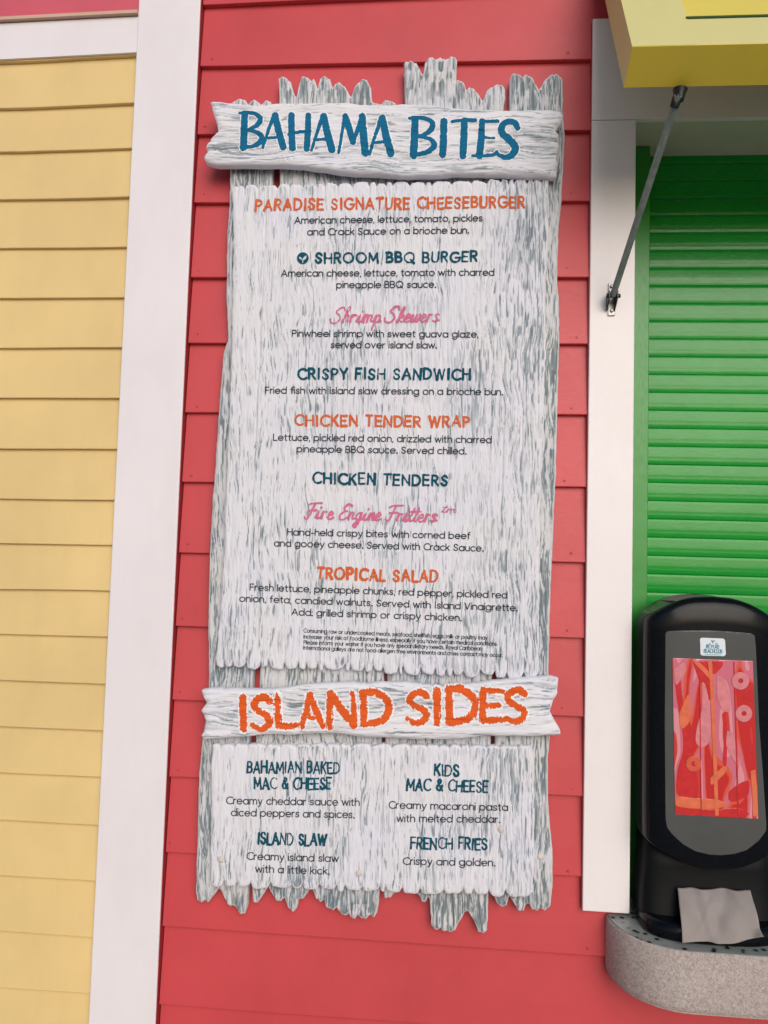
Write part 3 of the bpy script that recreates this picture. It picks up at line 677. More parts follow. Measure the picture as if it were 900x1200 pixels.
for pi, (nm, P) in enumerate(planks):
    P = jag(P, 5+pi, .45)
    xs, ys, X, Y = grid(P, .9); F = poly_sdf(P, X, Y)
    sd_ = 40+pi*9
    wear, n = vgrain(X, Y, sd_, .23 if pi in (0, 3) else .19)
    tip = sst(150, 90, Y)+sst(1035, 1060, Y)
    n2 = vn(X/3.2, Y/11, sd_+5); wear = np.maximum(wear, tip*sst(.50, .66, n2)*.85)
    edge = sst(-1.2, -2.6, F); wear = wear*(.15+.85*edge) if pi != 0 else np.maximum(wear, .35*sst(-22, -4, F)*sst(.25, .6, n))*(.1+.9*edge)
    H = -wear*.0010 + (fbm(X/7, Y/60, sd_+11, 3)-.5)*.0035 + (n-.5)*.0022
    H -= tip*.0035*np.abs(np.sin(X*.42+3*vn(X/20, Y/50, sd_)))**6      # grooves that split the ends into fingers
    if pi == 2: H -= .006*np.exp(-((X-(534-.035*(Y-92)))/1.1)**2)*sst(1000, 870, Y)
    H += edge_round(F, 4.5, .007)
    relief('back_plank', F, xs, ys, Y_PL, H, -.0005, W_PLANK, sign, wear)
W_ = lambda rnd, x0, x1, lo, hi: _breaks(rnd, x0, x1, lo, hi)
def _breaks(rnd, x0, x1, lo, hi):
    b = [x0]
    while b[-1] < x1-lo: b.append(b[-1]+rnd.uniform(lo, hi))
    b[-1] = x1; return b
def scallop(base, brk, depth, rnd, sign_, n=7):
    """toothed edge: y = base(x) with a rounded tooth between neighbouring breaks"""
    out = []
    for a, b in zip(brk[:-1], brk[1:]):
        dd = depth*rnd.uniform(.75, 1.25); sk = rnd.uniform(-.25, .25)
        for k in range(n):
            t = k/n; u = 2*t-1; out.append((a+(b-a)*t, base(a+(b-a)*t) + sign_*dd*(max(0, 1-abs(u)**3.2))**.6 + sk*dd*u*sign_))
    return out
lerp = lambda x0, y0, x1, y1: (lambda x: y0+(y1-y0)*(x-x0)/(x1-x0))
def panel(name, left, right, topf, botf, tb, bb, depth_t, depth_b, seed, cover, flat=()):
    rnd = random.Random(seed)
    top = scallop(topf, tb, depth_t, rnd, -1); bot = scallop(botf, bb, depth_b, rnd, +1)
    P = jag(left, seed, .5)[:1] + top + right + bot[::-1] + left[::-1]
    P = jag(top + right + bot[::-1] + left, seed, .9)
    xs, ys, X, Y = grid(P, .8); F = poly_sdf(P, X, Y)
    wear, n = vgrain(X, Y, seed, cover)
    # a denser worn patch along the right side, a cleaner field in the middle left
    u = (X-X.min())/(X.max()-X.min()); 
    w2, n2 = vgrain(X, Y, seed+60, .125); right_ = sst(.62, .9, u+.25*(fbm(X/60, Y/90, seed+4, 2)-.5))
    w3, n3 = vgrain(X, Y, seed+90, .02)
    wear = np.clip(np.maximum(wear*(1-.35*sst(.62, .9, u)), w2*right_), 0, 1)*.95
    edge = sst(-.8, -2.6, F); wear *= .1+.9*edge
    H = -wear*.0017 + (fbm(X/9, Y/70, seed+11, 3)-.5)*.0026 + (n-.5)*.0026
    for (lst, yf, sg) in ((tb, topf, 1), (bb, botf, -1)):            # splits running in from the tooth gaps
        for k, b in enumerate(lst[1:-1]):
            ln_ = 8+24*_h(np.array([k]), np.array([seed]), 3)[0]; dist = (Y-yf(X))*sg
            g_ = np.exp(-((X-b+.012*(Y-yf(b))*sg)/.9)**2)*np.clip(1-dist/ln_, 0, 1)*(dist > -8)
            H -= .0020*g_; wear = np.maximum(wear, .5*g_)
    for fx in flat: H -= .0022*np.exp(-((X-fx(Y))/.9)**2); wear = np.maximum(wear, .7*np.exp(-((X-fx(Y))/.9)**2)*vn(X, Y/20, seed))
    H += edge_round(F, 4.5, .0055)
    o = relief(name, F, xs, ys, Y_PA, H, Y_PL+.003, W_PANEL, sign, wear)
    return o, (Y_PA, H, xs, ys)
rnd = random.Random(11)
tb = _breaks(rnd, 272, 644, 6, 24)
bb = [252.5,262,271.6,287.5,305,314,333,349,358,372,379,404,410,427,437,448,467,472,492.7,510,523,531,543,563,580,593.5,614,631.5]
pan, psurf = panel('menu_panel',
    [(252.3,772),(257,727),(261.5,653),(263,604),(266.5,520),(268.5,470),(271,400),(272.5,300),(272.2,240)],
    [(643.8,240),(642.7,280),(638.7,347),(640,400),(638,480),(634,560),(632.5,640),(631.8,785)],
    lerp(272, 220.5, 644, 212.5), lerp(252, 774, 631, 788), tb, bb, 4.2, 7.5, 21, .055,
    flat=(lambda y: 612+.0*y-.018*(y-500), lambda y: 590-.02*(y-500), lambda y: 300-.045*(y-500)))
tb2 = _breaks(rnd, 248.5, 624.5, 9, 24); bb2 = [246,262,277,293,316,341,354,374,394,404,424,445,451,471,492,520,543,555,573,592.5,622.5]
pan2, psurf2 = panel('menu_panel',
    [(246.2,1035),(246,1010),(247,957),(247,890)],
    [(625.2,890),(626,930),(627,1000),(624.5,1046)],
    lerp(248, 874.5, 624, 876.5), lerp(246, 1034, 622, 1046.5), tb2, bb2, 2.4, 6.0, 73, .06,
    flat=(lambda y: 448-.03*(y-960), lambda y: 590-.02*(y-960)))
def title(P, seed, cover):
    P = jag(P, seed, .5); xs, ys, X, Y = grid(P, 1.0); F = poly_sdf(P, X, Y)
    c = Y-(fbm(X/60, Y/40, seed+3, 2)-.5)*16-.02*X
    n = .42*vn(X/20, c/1.2, seed)+.33*vn(X/40, c/2.2, seed+1)+.25*vn(X/9, c/.9, seed+2); lf = fbm(X/90, Y/25, seed+7, 3)
    thr = .66-cover*.9-(lf-.5)*.4; wear = np.maximum(sst(thr-.06, thr+.13, n)*.85, .10+.45*sst(.36, .68, lf)*sst(.3, .8, vn(X/35, c/1.1, seed+43)))
    wear *= .15+.85*sst(-.8, -3, F)
    H = -wear*.0017 + (fbm(X/80, c/9, seed+11, 3)-.5)*.0060 + (n-.5)*.0026
    ends = sst(40, 4, np.minimum(X-X.min(), X.max()-X)); H -= ends*.004*np.abs(np.sin(c*.20+seed))**5
    H += edge_round(F, 6, .009)
    o = relief('title_board', F, xs, ys, Y_TI, H, Y_PA+.006, W_TITLE, sign, wear); return o, (Y_TI, H, xs, ys)
t1, s1 = title([(245,117),(249,116.5),(270.7,119),(300,122),(326.7,119),(369,118.7),(406.7,118),(422.7,121),(454.7,121),(474.7,119),(498,121),(526.7,124),(555.6,126.7),(590,127.6),(625,126.7),(642,125.8),(658,128),(660.5,132.5),(658,144),(651,152.7),(654.5,155.6),(656,170),(652.4,184.5),(654.5,190),(652.4,206),(625,205),(584.5,202.7),(532.5,201.8),(512,204),(469,204.7),(449,203),(406.7,201),(380,197),(353,193),(326.7,192),(273,192),(249,191.5),(240,188),(237.3,182.7),(241,176),(240,170.7),(245,160),(254.7,152),(252,141),(249,130.7)], 31, .05)
t2, s2 = title([(235,809),(244.7,806.7),(276.7,808),(316.7,808),(335,806),(359,802.7),(380.7,801),(412.7,800),(428.7,802),(446.7,800),(471.7,800),(499.4,803),(521.7,805.5),(541,803.6),(569,799.4),(596.7,796.7),(624.4,794),(644,793),(655,795),(653.6,813),(648,824),(645,835.5),(651,845),(656.4,855),(657.8,862),(624.4,864),(596.7,863),(569,863),(555,864.7),(527,867.5),(485.5,866.7),(444,865.5),(423,864.8),(396.7,861),(370,860),(343,862),(316.7,861),(300.7,862.7),(268.7,865),(239,867.5),(235,862.7),(238,854.7),(240.7,846.7),(236.7,838.7),(234.5,833),(238,828),(240.7,824),(235,814.7)], 47, .10)

# big brushed titles: every letter drawn in its own box (x0, y_top, x1, y_bottom), points with brush radius
k_, t_ = .104, .044
BR = {
 'B': [[(.16,.0,k_),(.20,.5,k_),(.22,.97,k_*.9)], [(.0,.99,t_),(.5,1.0,t_*1.2),(.9,.88,t_*1.6),(.88,.70,t_*1.8),(.62,.56,t_*1.4),(.30,.50,t_)], [(.30,.50,t_),(.80,.42,t_*1.4),(1.0,.26,t_*1.9),(.80,.10,t_*1.7),(.42,.02,t_*1.3),(.05,.02,t_)]],
 'A': [[(.0,.02,t_),(.25,.5,t_*1.1),(.52,.98,t_*1.6)], [(.56,.98,k_*.85),(.72,.5,k_),(.92,.04,k_)], [(.16,.30,t_*.9),(.72,.33,t_*1.1)]],
 'H': [[(.14,.97,k_*.9),(.15,.5,k_*.95),(.18,.02,k_)], [(.90,.97,k_*.8),(.88,.5,k_*.9),(.82,.0,k_*.9)], [(.0,.40,t_*.9),(.5,.47,t_),(.98,.50,t_*1.1)]],
 'M': [[(.03,.0,t_),(.14,.5,t_),(.24,.97,t_*1.3)], [(.26,.97,k_*.8),(.40,.6,k_*.9),(.52,.28,k_*.8)], [(.52,.28,t_*1.2),(.70,.65,t_*1.4),(.84,.97,t_*1.5)], [(.84,.97,k_*.9),(.88,.5,k_),(.94,.0,k_)]],
 'I': [[(.55,.97,k_),(.52,.5,k_),(.45,.02,k_)]],
 'T': [[(.0,.95,t_*1.1),(.5,.98,t_*1.2),(1.0,.97,t_*1.3)], [(.52,.96,k_*.9),(.50,.5,k_),(.46,.0,k_*.95)]],
 'E': [[(.36,.97,k_*.8),(.33,.5,k_*.95),(.26,.03,k_)], [(.30,.97,t_),(.98,.98,t_*1.2)], [(.30,.53,t_),(.84,.52,t_)], [(.0,.03,t_),(.5,.03,t_*1.2),(.92,.08,t_*1.1)]],
 'S': [[(.96,.80,k_*.75),(.84,.93,k_*.8),(.52,.97,k_*.75),(.24,.84,k_*.85),(.26,.66,k_*.95),(.62,.48,k_),(.86,.28,k_),(.70,.08,k_*.9),(.38,.02,k_*.7),(.06,.10,t_*1.1),(.0,.16,t_)]],
}
BM = [('B',281,132,307,173),('A',308,134,334,174),('H',338,134,364,174),('A',365,135,391,177),('M',396,135,430,178.5),('A',433,137,460,181),('B',480,138,509,181.5),('I',513,141,526,182),('T',530,140.5,557,183),('E',554,141.5,584,184),('S',582,141.5,607.5,185.5)]
def boxed(spec, font, mono=None, seed=0):
    out = []; rnd = random.Random(seed)
    for ch, x0, y0, x1, y1 in spec:
        h = y1-y0; W = x1-x0
        for st in font[ch]:
            c = cr(st, 5) if len(st) > 2 else st
            if len(st) > 2:
                c = [tuple(np.array(q)) for q in _cr3(st)]
            pts = [np.array([x0+W*q[0], y1-h*q[1]]) for q in c]
            out.append((pts, [q[2]*h for q in c]))
    return out
def _cr3(st, n=6):
    P = np.array([st[0]]+list(st)+[st[-1]], float); out = []
    for i in range(1, len(P)-2):
        for k in range(n):
            t = k/n; a, b, c, d = P[i-1], P[i], P[i+1], P[i+2]
            out.append(.5*((2*b)+(-a+c)*t+(2*a-5*b+4*c-d)*t*t+(-a+3*b-3*c+d)*t**3))
    out.append(P[-2]); return out
def fat(strokes, e): return [(p, [q+e for q in r]) for p, r in strokes]
st = boxed(BM, BR)
letters('lettering_border', fat(st, 1.15), .5, s1, .0007, T_HALO, t1, rough=.8, seed=3)
letters('lettering', st, .5, s1, .0013, T_TEAL, t1, rough=.5, drop=.5, seed=8, grain='h')
q_ = .106
IS = {
 'I': [[(.50,.94,q_),(.52,.5,q_*.95),(.55,.06,q_)]],
 'S': [[(.86,.82,q_*.9),(.62,.93,q_),(.30,.86,q_),(.14,.70,q_*.95),(.36,.54,q_*.9),(.68,.44,q_),(.86,.28,q_),(.70,.10,q_*.95),(.38,.05,q_*.85),(.06,.16,q_*.6)]],
 'L': [[(.16,.94,q_),(.18,.5,q_),(.22,.10,q_)], [(.22,.09,q_*.9),(.6,.07,q_*.95),(.98,.12,q_*.7)]],
 'A': [[(.10,.05,q_*.75),(.30,.5,q_*.85),(.42,.94,q_)], [(.42,.94,q_),(.66,.5,q_),(.92,.08,q_*.85)], [(.24,.34,q_*.6),(.74,.30,q_*.65)]],
 'N': [[(.10,.05,q_*.85),(.10,.5,q_*.85),(.14,.92,q_*.9)], [(.14,.92,q_),(.5,.5,q_),(.90,.12,q_)], [(.90,.12,q_*.9),(.90,.5,q_*.75),(.86,.94,q_*.6)]],
 'D': [[(.14,.93,q_),(.16,.5,q_),(.17,.07,q_)], [(.14,.93,q_*.9),(.50,.93,q_),(.82,.74,q_),(.90,.46,q_),(.70,.16,q_),(.17,.06,q_*.9)]],
 'E': [[(.24,.93,q_),(.20,.5,q_*.95),(.22,.08,q_)], [(.24,.93,q_*.9),(.90,.90,q_*.75)], [(.22,.50,q_*.8),(.78,.50,q_*.75)], [(.22,.08,q_*.9),(.94,.12,q_*.9)]],
}
ISL = [('I',278.5,815,291,857),('S',294,814,320,856),('L',320,813,350,854),('A',350,812.5,381,854),('N',383,809.5,418,854),('D',420,808.5,459.5,851),('S',476,808.5,504,849),('I',505,807,519,849.5),('D',520,805,561,849),('E',558.5,806,592,847.5),('S',591,805.5,618,847.5)]
st = boxed(ISL, IS)
letters('lettering_border', fat(st, 1.8), .5, s2, .0007, T_HALO, t2, rough=1.3, seed=13)
letters('lettering', st, .5, s2, .0013, T_ORANGE, t2, rough=1.5, drop=1.6, seed=18, grain='v')

def head(text, L, R, cap, mat, par, surf, seed, rad=.105, fl=1, nar=False):
    if nar: s_ = layout(text, L, R, cap, 'caps', rad, .06, seed, bear=.26, flare=1)
    else: s_ = layout(text, L, R, cap, 'caps', rad, .05, seed, bear=.34, flare=1)
    letters('heading', s_, .38, surf, .0011, mat, par, rough=.22, drop=.5, seed=seed)
def desc(text, L, R, cap, par, surf, seed=0, name='description', s=.33, rad=.078):
    letters(name, layout(text, L, R, cap, 'sans', rad, bear=.20), s, surf, .0012, T_INK, par, rough=.06, seed=seed)
H1 = [("PARADISE SIGNATURE CHEESEBURGER",(300,246.6),(614,242.6),12.2,T_HEADO),("SHROOM BBQ BURGER",(370,308),(558.5,306.6),11.4,T_HEADT),
      ("CRISPY FISH SANDWICH",(349.5,444),(550.5,444.6),11.8,T_HEADT),("CHICKEN TENDER WRAP",(346,498.6),(549.5,500),11.8,T_HEADO),
      ("CHICKEN TENDERS",(367,566.5),(524,569),12,T_HEADT),("TROPICAL SALAD",(372,678),(512.5,682),12.5,T_HEADO)]
for i, (tx, L, R, c, mt) in enumerate(H1): head(tx, L, R, c, mt, pan, psurf, 100+i)
D1 = [("American cheese, lettuce, tomato, pickles",(345.5,262),(565,259.2)),("and Crack Sauce on a brioche bun.",(360.5,275.5),(549,273.4)),
      ("American cheese, lettuce, tomato with charred",(330,324),(578.7,322.8)),("pineapple BBQ sauce.",(394.5,337.5),(510.5,337)),
      ("Pinwheel shrimp with sweet guava glaze,",(342.5,394.4),(560,395.3)),("served over island slaw.",(388,407.6),(511.5,408.2)),
      ("Fried fish with island slaw dressing on a brioche bun.",(310.8,461),(589,462.8)),
      ("Lettuce, pickled red onion, drizzled with charred",(320.5,516),(575.7,519)),("pineapple BBQ sauce. Served chilled.",(348,529.6),(546,532.2)),
      ("Hand-held crispy bites with corned beef",(336.7,627),(550.7,631.5)),("and gooey cheese. Served with Crack Sauce.",(321.5,640),(566,646)),
      ("Fresh lettuce, pineapple chunks, red pepper, pickled red",(293,691.7),(594,701)),("onion, feta, candied walnuts. Served with Island Vinaigrette.",(281,704.7),(606,716)),
      ("Add: grilled shrimp or crispy chicken.",(342,720.6),(540.5,727.5))]
for i, (tx, L, R) in enumerate(D1): desc(tx, L, R, 7.4, pan, psurf, i)
FP = [("Consuming raw or undercooked meats, seafood, shellfish, eggs, milk or poultry may",(356,741),(571,749.6)),
      ("increase your risk of foodborne illness, especially if you have certain medical conditions.",(356,748),(583,756.6)),
      ("Please inform your waiter if you have any special dietary needs. Royal Caribbean",(356,754.8),(564.7,762.2)),
      ("International galleys are not food-allergen free environments and cross contact may occur.",(355.3,761),(589,770))]
for i, (tx, L, R) in enumerate(FP): desc(tx, L, R, 4.4, pan, psurf, 30+i, 'fine_print', .26, .075)
letters('script_heading', layout("Shrimp Skewers", (387,378.3), (514,377), 17, 'script', .068, .02, 4, slant=.22, flare=1), .38, psurf, .0011, T_PINK, pan, rough=.2, drop=.6, seed=4)
letters('script_heading', layout("Fire Engine Fritters", (357,607.4), (511,611.6), 17, 'script', .068, .02, 6, slant=.22, flare=1)
        + layout("tm", (517,600.5), (534,601), 9, 'script', .06, 0, 2, slant=.2), .38, psurf, .0011, T_PINK, pan, rough=.2, drop=.6, seed=6)
# leaf mark: a filled disc with two leaves left out
s = .3; xs = np.arange(345, 365, s); ys = np.arange(292, 313, s); X, Y = np.meshgrid(xs, ys); cx, cy = 354.9, 302.7
F = np.hypot(X-cx, Y-cy)-6.9
def leaf(x0, y0, x1, y1, w_):
    mx, my = (x0+x1)/2, (y0+y1)/2; L = math.hypot(x1-x0, y1-y0); ux, uy = (x1-x0)/L, (y1-y0)/L
    u = ((X-mx)*ux+(Y-my)*uy)/(L/2); v = -(X-mx)*uy+(Y-my)*ux
    return np.abs(v)-w_*np.clip(1-u*u, -1, 1)
cut = np.minimum(leaf(cx-.2, cy+2.6, cx+4.6, cy-3.2, 1.5), leaf(cx-.9, cy+1.6, cx-4.6, cy-2.0, 1.2))
cut = np.minimum(cut, np.maximum(np.abs(X-cx+.5-.12*(Y-cy))-.5, np.abs(Y-cy-3.4)-2.2))
F = np.maximum(F, -cut); P, fcs, _ = msq(F, xs, ys); V = at(P[:, 0], P[:, 1], Y_PA); V[:, 1] -= bil(psurf[1], psurf[2], psurf[3], P)+.0011
mk('leaf_mark', V, fcs, T_HEADT, pan, smooth=True)
H2 = [("BAHAMIAN BAKED",(290,905.3),(397.6,906),12.8),("MAC & CHEESE",(298,924),(387.5,924.8),12.8),("ISLAND SLAW",(302.5,989),(382,990.8),12.8),
      ("KIDS",(509.5,908),(537.4,909),12.8),("MAC & CHEESE",(477,925.8),(571.2,928),12.8),("FRENCH FRIES",(481.5,994.4),(570.3,995.4),12.8)]
for i, (tx, L, R, c) in enumerate(H2): head(tx, L, R, c, T_HEADT, pan2, psurf2, 130+i, .085, nar=True)
D2 = [("Creamy cheddar sauce with",(265.5,942),(421,944)),("diced peppers and spices.",(271.2,955.9),(415,958.5)),("Creamy island slaw",(289.5,1007),(396.4,1010)),("with a little kick.",(299.5,1022),(385.8,1024.7)),
      ("Creamy macaroni pasta",(456,947),(594.8,950)),("with melted cheddar.",(465,962.8),(585.5,964)),("Crispy and golden.",(472.5,1013),(579.8,1014.7))]
for i, (tx, L, R) in enumerate(D2): desc(tx, L, R, 8.1, pan2, psurf2, 50+i, rad=.072)
for (sx, sy, Yp) in ((258.8,1006.8,Y_PA),(420.7,1023,Y_PA),(587,971.7,Y_PA),(634,1003.6,Y_PL)):
    q = at(sx, sy, Yp); s_ = MB(); s_.tube([(q[0], Yp+.004, q[2]), (q[0], Yp-.0012, q[2]), (q[0], Yp-.0022, q[2]), (q[0], Yp-.0024, q[2])], [.0065, .0065, .0045, .001], 14)
    mk('screw_plug', s_.v, s_.f, plain('plug_paint', (.56, .52, .50), .6) if 'plug_paint' not in bpy.data.materials else bpy.data.materials['plug_paint'], sign, smooth=True)

# ------------------------------------------------------------------ napkin dispenser
DX = at(826, 900, -.03)[0] + .0025
dsp = empty('napkin_dispenser', (DX, -.02, CTZ), 'tall black countertop napkin dispenser with a red advert card in its window', 'dispenser')
HW = .1235
zt_m = at(822, 698, -.05)[2]; zt_e = at(756, 716, -.02)[2]
zb_m = at(826, 1019, -.075)[2]; zb_e = at(754, 978, -.03)[2]
def sup(a, ex): 
    c, s_ = math.cos(a), math.sin(a); return math.copysign(abs(c)**(2/ex), c), math.copysign(abs(s_)**(2/ex), s_)
NA = 96
def ring(cx, cy, hw, hd, ex, zf, shrink=0):
    out = []
    for k in range(NA):
        u, v = sup(2*math.pi*k/NA, ex); out.append((cx+u*(hw-shrink), cy+v*(hd-shrink), zf(u)))
    return out
def loft(name, rings, mat, par, label=None):
    V = []; Fc = []
    for r in rings: V += r
    for i in range(len(rings)-1):
        for k in range(NA): Fc.append((i*NA+k, i*NA+(k+1) % NA, (i+1)*NA+(k+1) % NA, (i+1)*NA+k))
    Fc.append(list(range(NA))[::-1]); Fc.append([(len(rings)-1)*NA+k for k in range(NA)])
    return mk(name, V, Fc, mat, par, smooth=[True]*(len(Fc)-2)+[False]*2, label=label)
CY, HD, EX = -.012, .066, 4.5
ztf = lambda u: zt_m-(zt_m-zt_e)*abs(u)**2.4
zbf = lambda u: zb_m+(zb_e-zb_m)*abs(u)**2
rings = []
for t, sh_ in [(0, .004), (.006, .001), (.015, 0), (.15, 0), (.35, 0), (.55, 0), (.75, 0), (.9, 0), (.955, .0008), (.975, .003), (.988, .007), (.997, .013), (1.0, .019)]:
    rings.append(ring(DX, CY, HW, HD, EX, lambda u, t=t: zbf(u)+t*(ztf(u)-zbf(u)), sh_))
cover = loft('cover', rings, BLACK, dsp)
bw = [(.012, .001, -.066), (.030, .001, -.062), (.055, .0005, -.056), (.085, -.002, -.052), (.115, -.005, -.050), (zb_e-CTZ-.003, -.006, -.050)]
body = loft('body', [ring(DX, (.055+yf)/2, HW+dw, (.055-yf)/2, 5, lambda u, h=h: CTZ+h, 0) for h, dw, yf in bw], BLACK2, dsp)
ffy = atz(830, 1108.5, CTZ)[1]
fcy = (ffy+.06)/2; fhd = (.06-ffy)/2
foot = loft('foot', [ring(DX, fcy, HW+.003, fhd, 3.2, lambda u: CTZ+.0005, .003), ring(DX, fcy, HW+.003, fhd, 3.2, lambda u: CTZ+.004, 0), ring(DX, fcy, HW+.002, fhd, 3.2, lambda u: CTZ+.022, .001), ring(DX, fcy, HW+.001, fhd, 3.2, lambda u: CTZ+.030, .008)], BLACK, dsp)
def front_y(x):      # front of the cover at x
    u = np.clip(np.abs(x-DX)/HW, 0, .999); return CY-HD*(1-u**EX)**(1/EX)
def film(name, F, xs, ys, mat, par, lift, thk=.0022, label=None):
    P, faces, bord = msq(F, xs, ys); V = at(P[:, 0], P[:, 1], CY-HD); V[:, 1] = front_y(V[:, 0])-lift
    n = len(V); B = {}; VB = []
    fs = []
    for a, b in bord:
        for q in (a, b):
            if q not in B: B[q] = n+len(VB); VB.append((V[q, 0], V[q, 1]+thk, V[q, 2]))
        fs.append([a, b, B[b], B[a]])
    return mk(name, np.concatenate([V, np.array(VB)]), faces+fs, mat, par, smooth=[True]*len(faces)+[False]*len(fs), label=label)
PW = [(780.5,742),(783,739.8),(800,739),(830,738.8),(850,739.8),(880,742.2),(884.5,745),(886,760),(890,850),(894.5,905),(899,965),(899,974),(890,985),(875,996),(860,1000.5),(845,1002),(832,1001.5),(815,997.5),(800,989),(788,978),(782,970),(780.5,960),(779.5,850)]
xs, ys, X, Y = grid(PW, 1.0); film('window_plate', poly_sdf(PW, X, Y)-.0, xs, ys, SMOKE, dsp, .0010)

# the advert card: printed ribbons, petals and rings in reds and pinks, reflections painted as upright stripes
def card_mat():
    mt, t, b = new_mat('printed_card')
    tc = nd(t, 'ShaderNodeTexCoord'); mp = nd(t, 'ShaderNodeMapping'); mp.inputs['Scale'].default_value = (20, 20, 5.0); mp.inputs['Location'].default_value = (.3, 0, .9)
    t.links.new(tc.outputs['Object'], mp.inputs[0])
    n = nd(t, 'ShaderNodeTexNoise'); n.inputs['Scale'].default_value = 1.0; n.inputs['Detail'].default_value = .6; n.inputs['Distortion'].default_value = 1.2
    t.links.new(mp.outputs[0], n.inputs[0])
    r = ramp(t, n.outputs[0], [(0, (.50, .02, .02)), (.42, (.58, .035, .03)), (.43, (.62, .09, .05)), (.47, (.56, .14, .20)), (.56, (.57, .16, .22)), (.565, (.66, .25, .28)), (.64, (.60, .20, .23)), (.645, (.56, .04, .035))])
    r.color_ramp.interpolation = 'CONSTANT'
    t.links.new(r.outputs[0], b.inputs['Base Color']); b.inputs['Roughness'].default_value = .10; b.inputs['Coat Weight'].default_value = .6; b.inputs['Coat Roughness'].default_value = .04
    n2 = nd(t, 'ShaderNodeTexNoise'); mp2 = nd(t, 'ShaderNodeMapping'); mp2.inputs['Scale'].default_value = (70, 1, 1.5); t.links.new(tc.outputs['Object'], mp2.inputs[0]); t.links.new(mp2.outputs[0], n2.inputs[0]); n2.inputs['Scale'].default_value = 1
    bp = nd(t, 'ShaderNodeBump'); bp.inputs['Strength'].default_value = .35; bp.inputs['Distance'].default_value = .003; t.links.new(n2.outputs[0], bp.inputs['Height']); t.links.new(bp.outputs[0], b.inputs['Normal'])
    return mt
CP = [(788,771),(882,774.5),(888.5,959.5),(791,954)]
xs, ys, X, Y = grid(CP, 1.0); card = film('advert_card', poly_sdf(CP, X, Y), xs, ys, card_mat(), dsp, .0022)
def glossy(nm, c):
    q = plain(nm, c, .12, spec=.5, var=.12, scale=90, coat=.5); return q
CR, CO, CPk, CL = glossy('card_red', (.52, .022, .024)), glossy('card_orange', (.66, .15, .07)), glossy('card_pink', (.54, .14, .20)), glossy('card_pale', (.60, .20, .23))
CR2 = glossy('card_coral', (.60, .10, .055))
def toc(u, v):   # card coordinates (from the 638 x 1200 close-up) to the photo
    return (775+u*125/638, 735+v*235/1200)
def patch(name, pts, mat, lift, smooth=True):
    P = [toc(*q) for q in (cr(pts+[pts[0]], 5)[:-1] if smooth else pts)]
    xs, ys, X, Y = grid(P, .6, 1.5); Fm = np.maximum(poly_sdf(P, X, Y), poly_sdf(CP, X, Y)+.25); film(name, Fm, xs, ys, mat, card, lift*1.0, .00015)
L0 = .0025
patch('print_and_reflection', [(185,205),(360,205),(330,270),(285,300),(290,440),(225,320)], CR, L0)
patch('print_and_reflection', [(80,330),(110,300),(125,420),(150,560),(185,720),(215,1010),(100,1010),(95,860),(130,700),(95,450)], CR, L0)
patch('print_and_reflection', [(360,520),(385,510),(390,700),(385,830),(365,800),(372,650)], CR, L0)
patch('print_and_reflection', [(490,400),(520,360),(545,330),(545,390),(515,430),(490,430)], CR, L0)
patch('print_and_reflection', [(515,480),(530,450),(545,480),(530,540),(515,520)], CR, L0)
patch('print_and_reflection', [(85,1050),(200,1080),(330,1090),(460,1080),(520,1120),(400,1140),(85,1118)], CR, L0)
patch('print_and_reflection', [(400,980),(470,930),(520,920),(515,1000),(440,1040),(400,1030)], CR, L0)
patch('print_and_reflection', [(240,330),(262,350),(290,500),(290,660),(250,715),(205,690),(210,600),(240,480)], CL, L0+.0002)
patch('print_and_reflection', [(330,285),(380,320),(410,420),(405,500),(360,490),(330,400)], CL, L0+.0002)
patch('print_and_reflection', [(75,250),(130,210),(145,260),(110,320),(85,340)], CL, L0+.0002)
patch('print_and_reflection', [(390,620),(430,640),(450,760),(475,800),(460,830),(410,760),(385,700)], CL, L0+.0002)
patch('print_and_reflection', [(105,520),(160,400),(172,540),(135,600),(110,590)], CO, L0+.0004)
patch('print_and_reflection', [(190,210),(230,215),(300,290),(290,310),(240,260)], CO, L0+.0004)
patch('print_and_reflection', [(95,1010),(200,1020),(330,1030),(390,1060),(300,1085),(95,1070)], CO, L0+.0004)
patch('print_and_reflection', [(290,900),(370,830),(385,860),(300,940)], CO, L0+.0004)
patch('print_and_reflection', [(275,205),(300,205),(325,700),(340,1125),(318,1125),(300,640),(285,300)], CO, L0+.0006, False)  # this and the next three: upright reflections painted as stripes
patch('print_and_reflection', [(428,205),(434,205),(450,700),(462,1125),(452,1125),(440,640)], CR, L0+.0006, False)
patch('print_and_reflection', [(225,300),(229,300),(236,900),(240,1120),(232,1120),(228,700)], CR, L0+.0006, False)
patch('print_and_reflection', [(530,860),(560,850),(575,1000),(575,1130),(545,1130),(540,980)], CO, L0+.0006, False)
for (u, v, ro, ri, mm) in ((470,320,52,15,CL),(490,515,50,15,CL),(190,815,46,16,CR2)):
    q = toc(u, v); xs = np.arange(q[0]-12, q[0]+12, .5); ys = np.arange(q[1]-12, q[1]+12, .5); X, Y = np.meshgrid(xs, ys); d = np.hypot(X-q[0], (Y-q[1])*1.0)
    Fm = np.maximum(np.maximum(d-ro*.196, ri*.196-d), poly_sdf(CP, X, Y)+.25); film('print_ring', Fm, xs, ys, mm, card, L0+.0009, .00015)

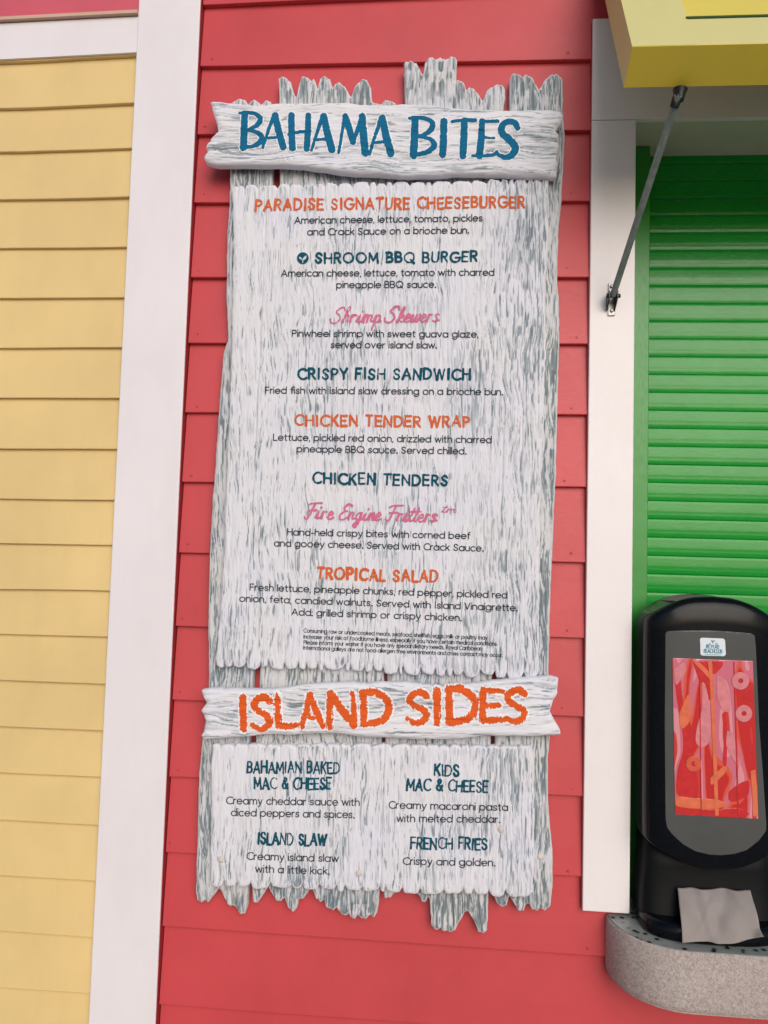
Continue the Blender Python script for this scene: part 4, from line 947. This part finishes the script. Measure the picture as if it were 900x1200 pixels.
# club sticker
SP = [(820.5,749),(822,747.8),(847,748.8),(848.6,750.5),(849.6,766.5),(848,768.3),(822.5,767.6),(821,766)]
xs, ys, X, Y = grid(SP, .5, 2); stk = film('sticker', poly_sdf(SP, X, Y)-.6, xs, ys, STICK, dsp, .0020)
sts = layout("ROYAL", (827.3,759.4), (842.2,759.9), 4.0, 'caps', .075, bear=.22) + layout("BEACHCLUB", (824.6,764.6), (845.6,765.2), 4.2, 'caps', .07, bear=.20)
def on_cover(name, strokes, s, lift, mat, par):
    F, xs, ys = stroke_field(strokes, s); film(name, F, xs, ys, mat, par, lift)
on_cover('sticker_lettering', sts, .22, .0028, STICKT, stk)
em = [([np.array([835+7.5*math.cos(a), 760-7.2*math.sin(a)]) for a in np.linspace(.25, 1.15, 8)], [.22]*8), ([np.array([835+7.5*math.cos(a), 760-7.2*math.sin(a)]) for a in np.linspace(2.0, 2.9, 8)], [.22]*8)]
em += [([np.array([835, 750.3]), np.array([835, 754])], [.35, .3]), ([np.array([833, 750.4]), np.array([835, 752.6]), np.array([837, 750.4])], [.35]*3)]
for a in (.55, .9, 2.24, 2.6): em.append(([np.array([835+4.5*math.cos(a), 758-4*math.sin(a)]), np.array([835+6.6*math.cos(a), 759-6.2*math.sin(a)])], [.16, .16]))
em.append(([np.array([826, 766.7]), np.array([845, 767.2])], [.2, .2]))
on_cover('sticker_emblem', em, .22, .0028, STICKT, stk)

# paper napkin hanging out of the mouth
a0, a1 = at(793.5, 1039.5, -.060), at(880, 1044, -.060); c0, c1 = at(799.5, 1105, -.115), at(893, 1100, -.118)
nap = empty('paper_napkin', tuple((a0+a1)/2), 'crumpled pale paper napkin hanging from the mouth of the black dispenser', 'napkin')
nu, nv = 40, 34; V = []
for j in range(nv+1):
    v = j/nv
    for i in range(nu+1):
        u = i/nu
        p = (a0*(1-u)+a1*u)*(1-v)+(c0*(1-u)+c1*u)*v
        p = p.copy()
        fold = (.2+.8*min(1, v*3))*.0045*math.sin(u*9+v*2.2+.5)*(.35+.65*v)*(1-.3*v) + .0035*math.sin((u-.35*v)*17+1)*(1-v)**.7 + .006*math.exp(-((u-.30-.12*v)/.07)**2) - .006*math.exp(-((u-.68+.30*v)/.09)**2)
        p[1] -= fold + .006*math.sin(v*math.pi)
        p[2] += .0015*math.sin(u*7)*v**3 - .0035*math.sin(u*math.pi)*v**4 
        p[1] -= .0055*(float(fbm(np.array([u*3.2+v*1.3]), np.array([v*2.1-u*.8]), 77, 3)[0])-.5)*min(1, v*4)
        p[1] -= .0035*max(0, 1-abs(u-.52+.38*v)/.05)*min(1, v*3)*(1-v) - .003*max(0, 1-abs(u-.16-.2*v)/.04)*min(1, v*3)*(1-v)
        if u > .9 and v > .8: p[1] -= .010*(u-.9)/.1*(v-.8)/.2; p[2] += .006*(u-.9)/.1*(v-.8)/.2
        V.append(tuple(p))
Fc = [(j*(nu+1)+i, (j+1)*(nu+1)+i, (j+1)*(nu+1)+i+1, j*(nu+1)+i+1) for j in range(nv) for i in range(nu)]
no = mk('sheet', V, Fc, NAPK, nap, smooth=True)
sm = no.modifiers.new('thickness', 'SOLIDIFY'); sm.thickness = .0006
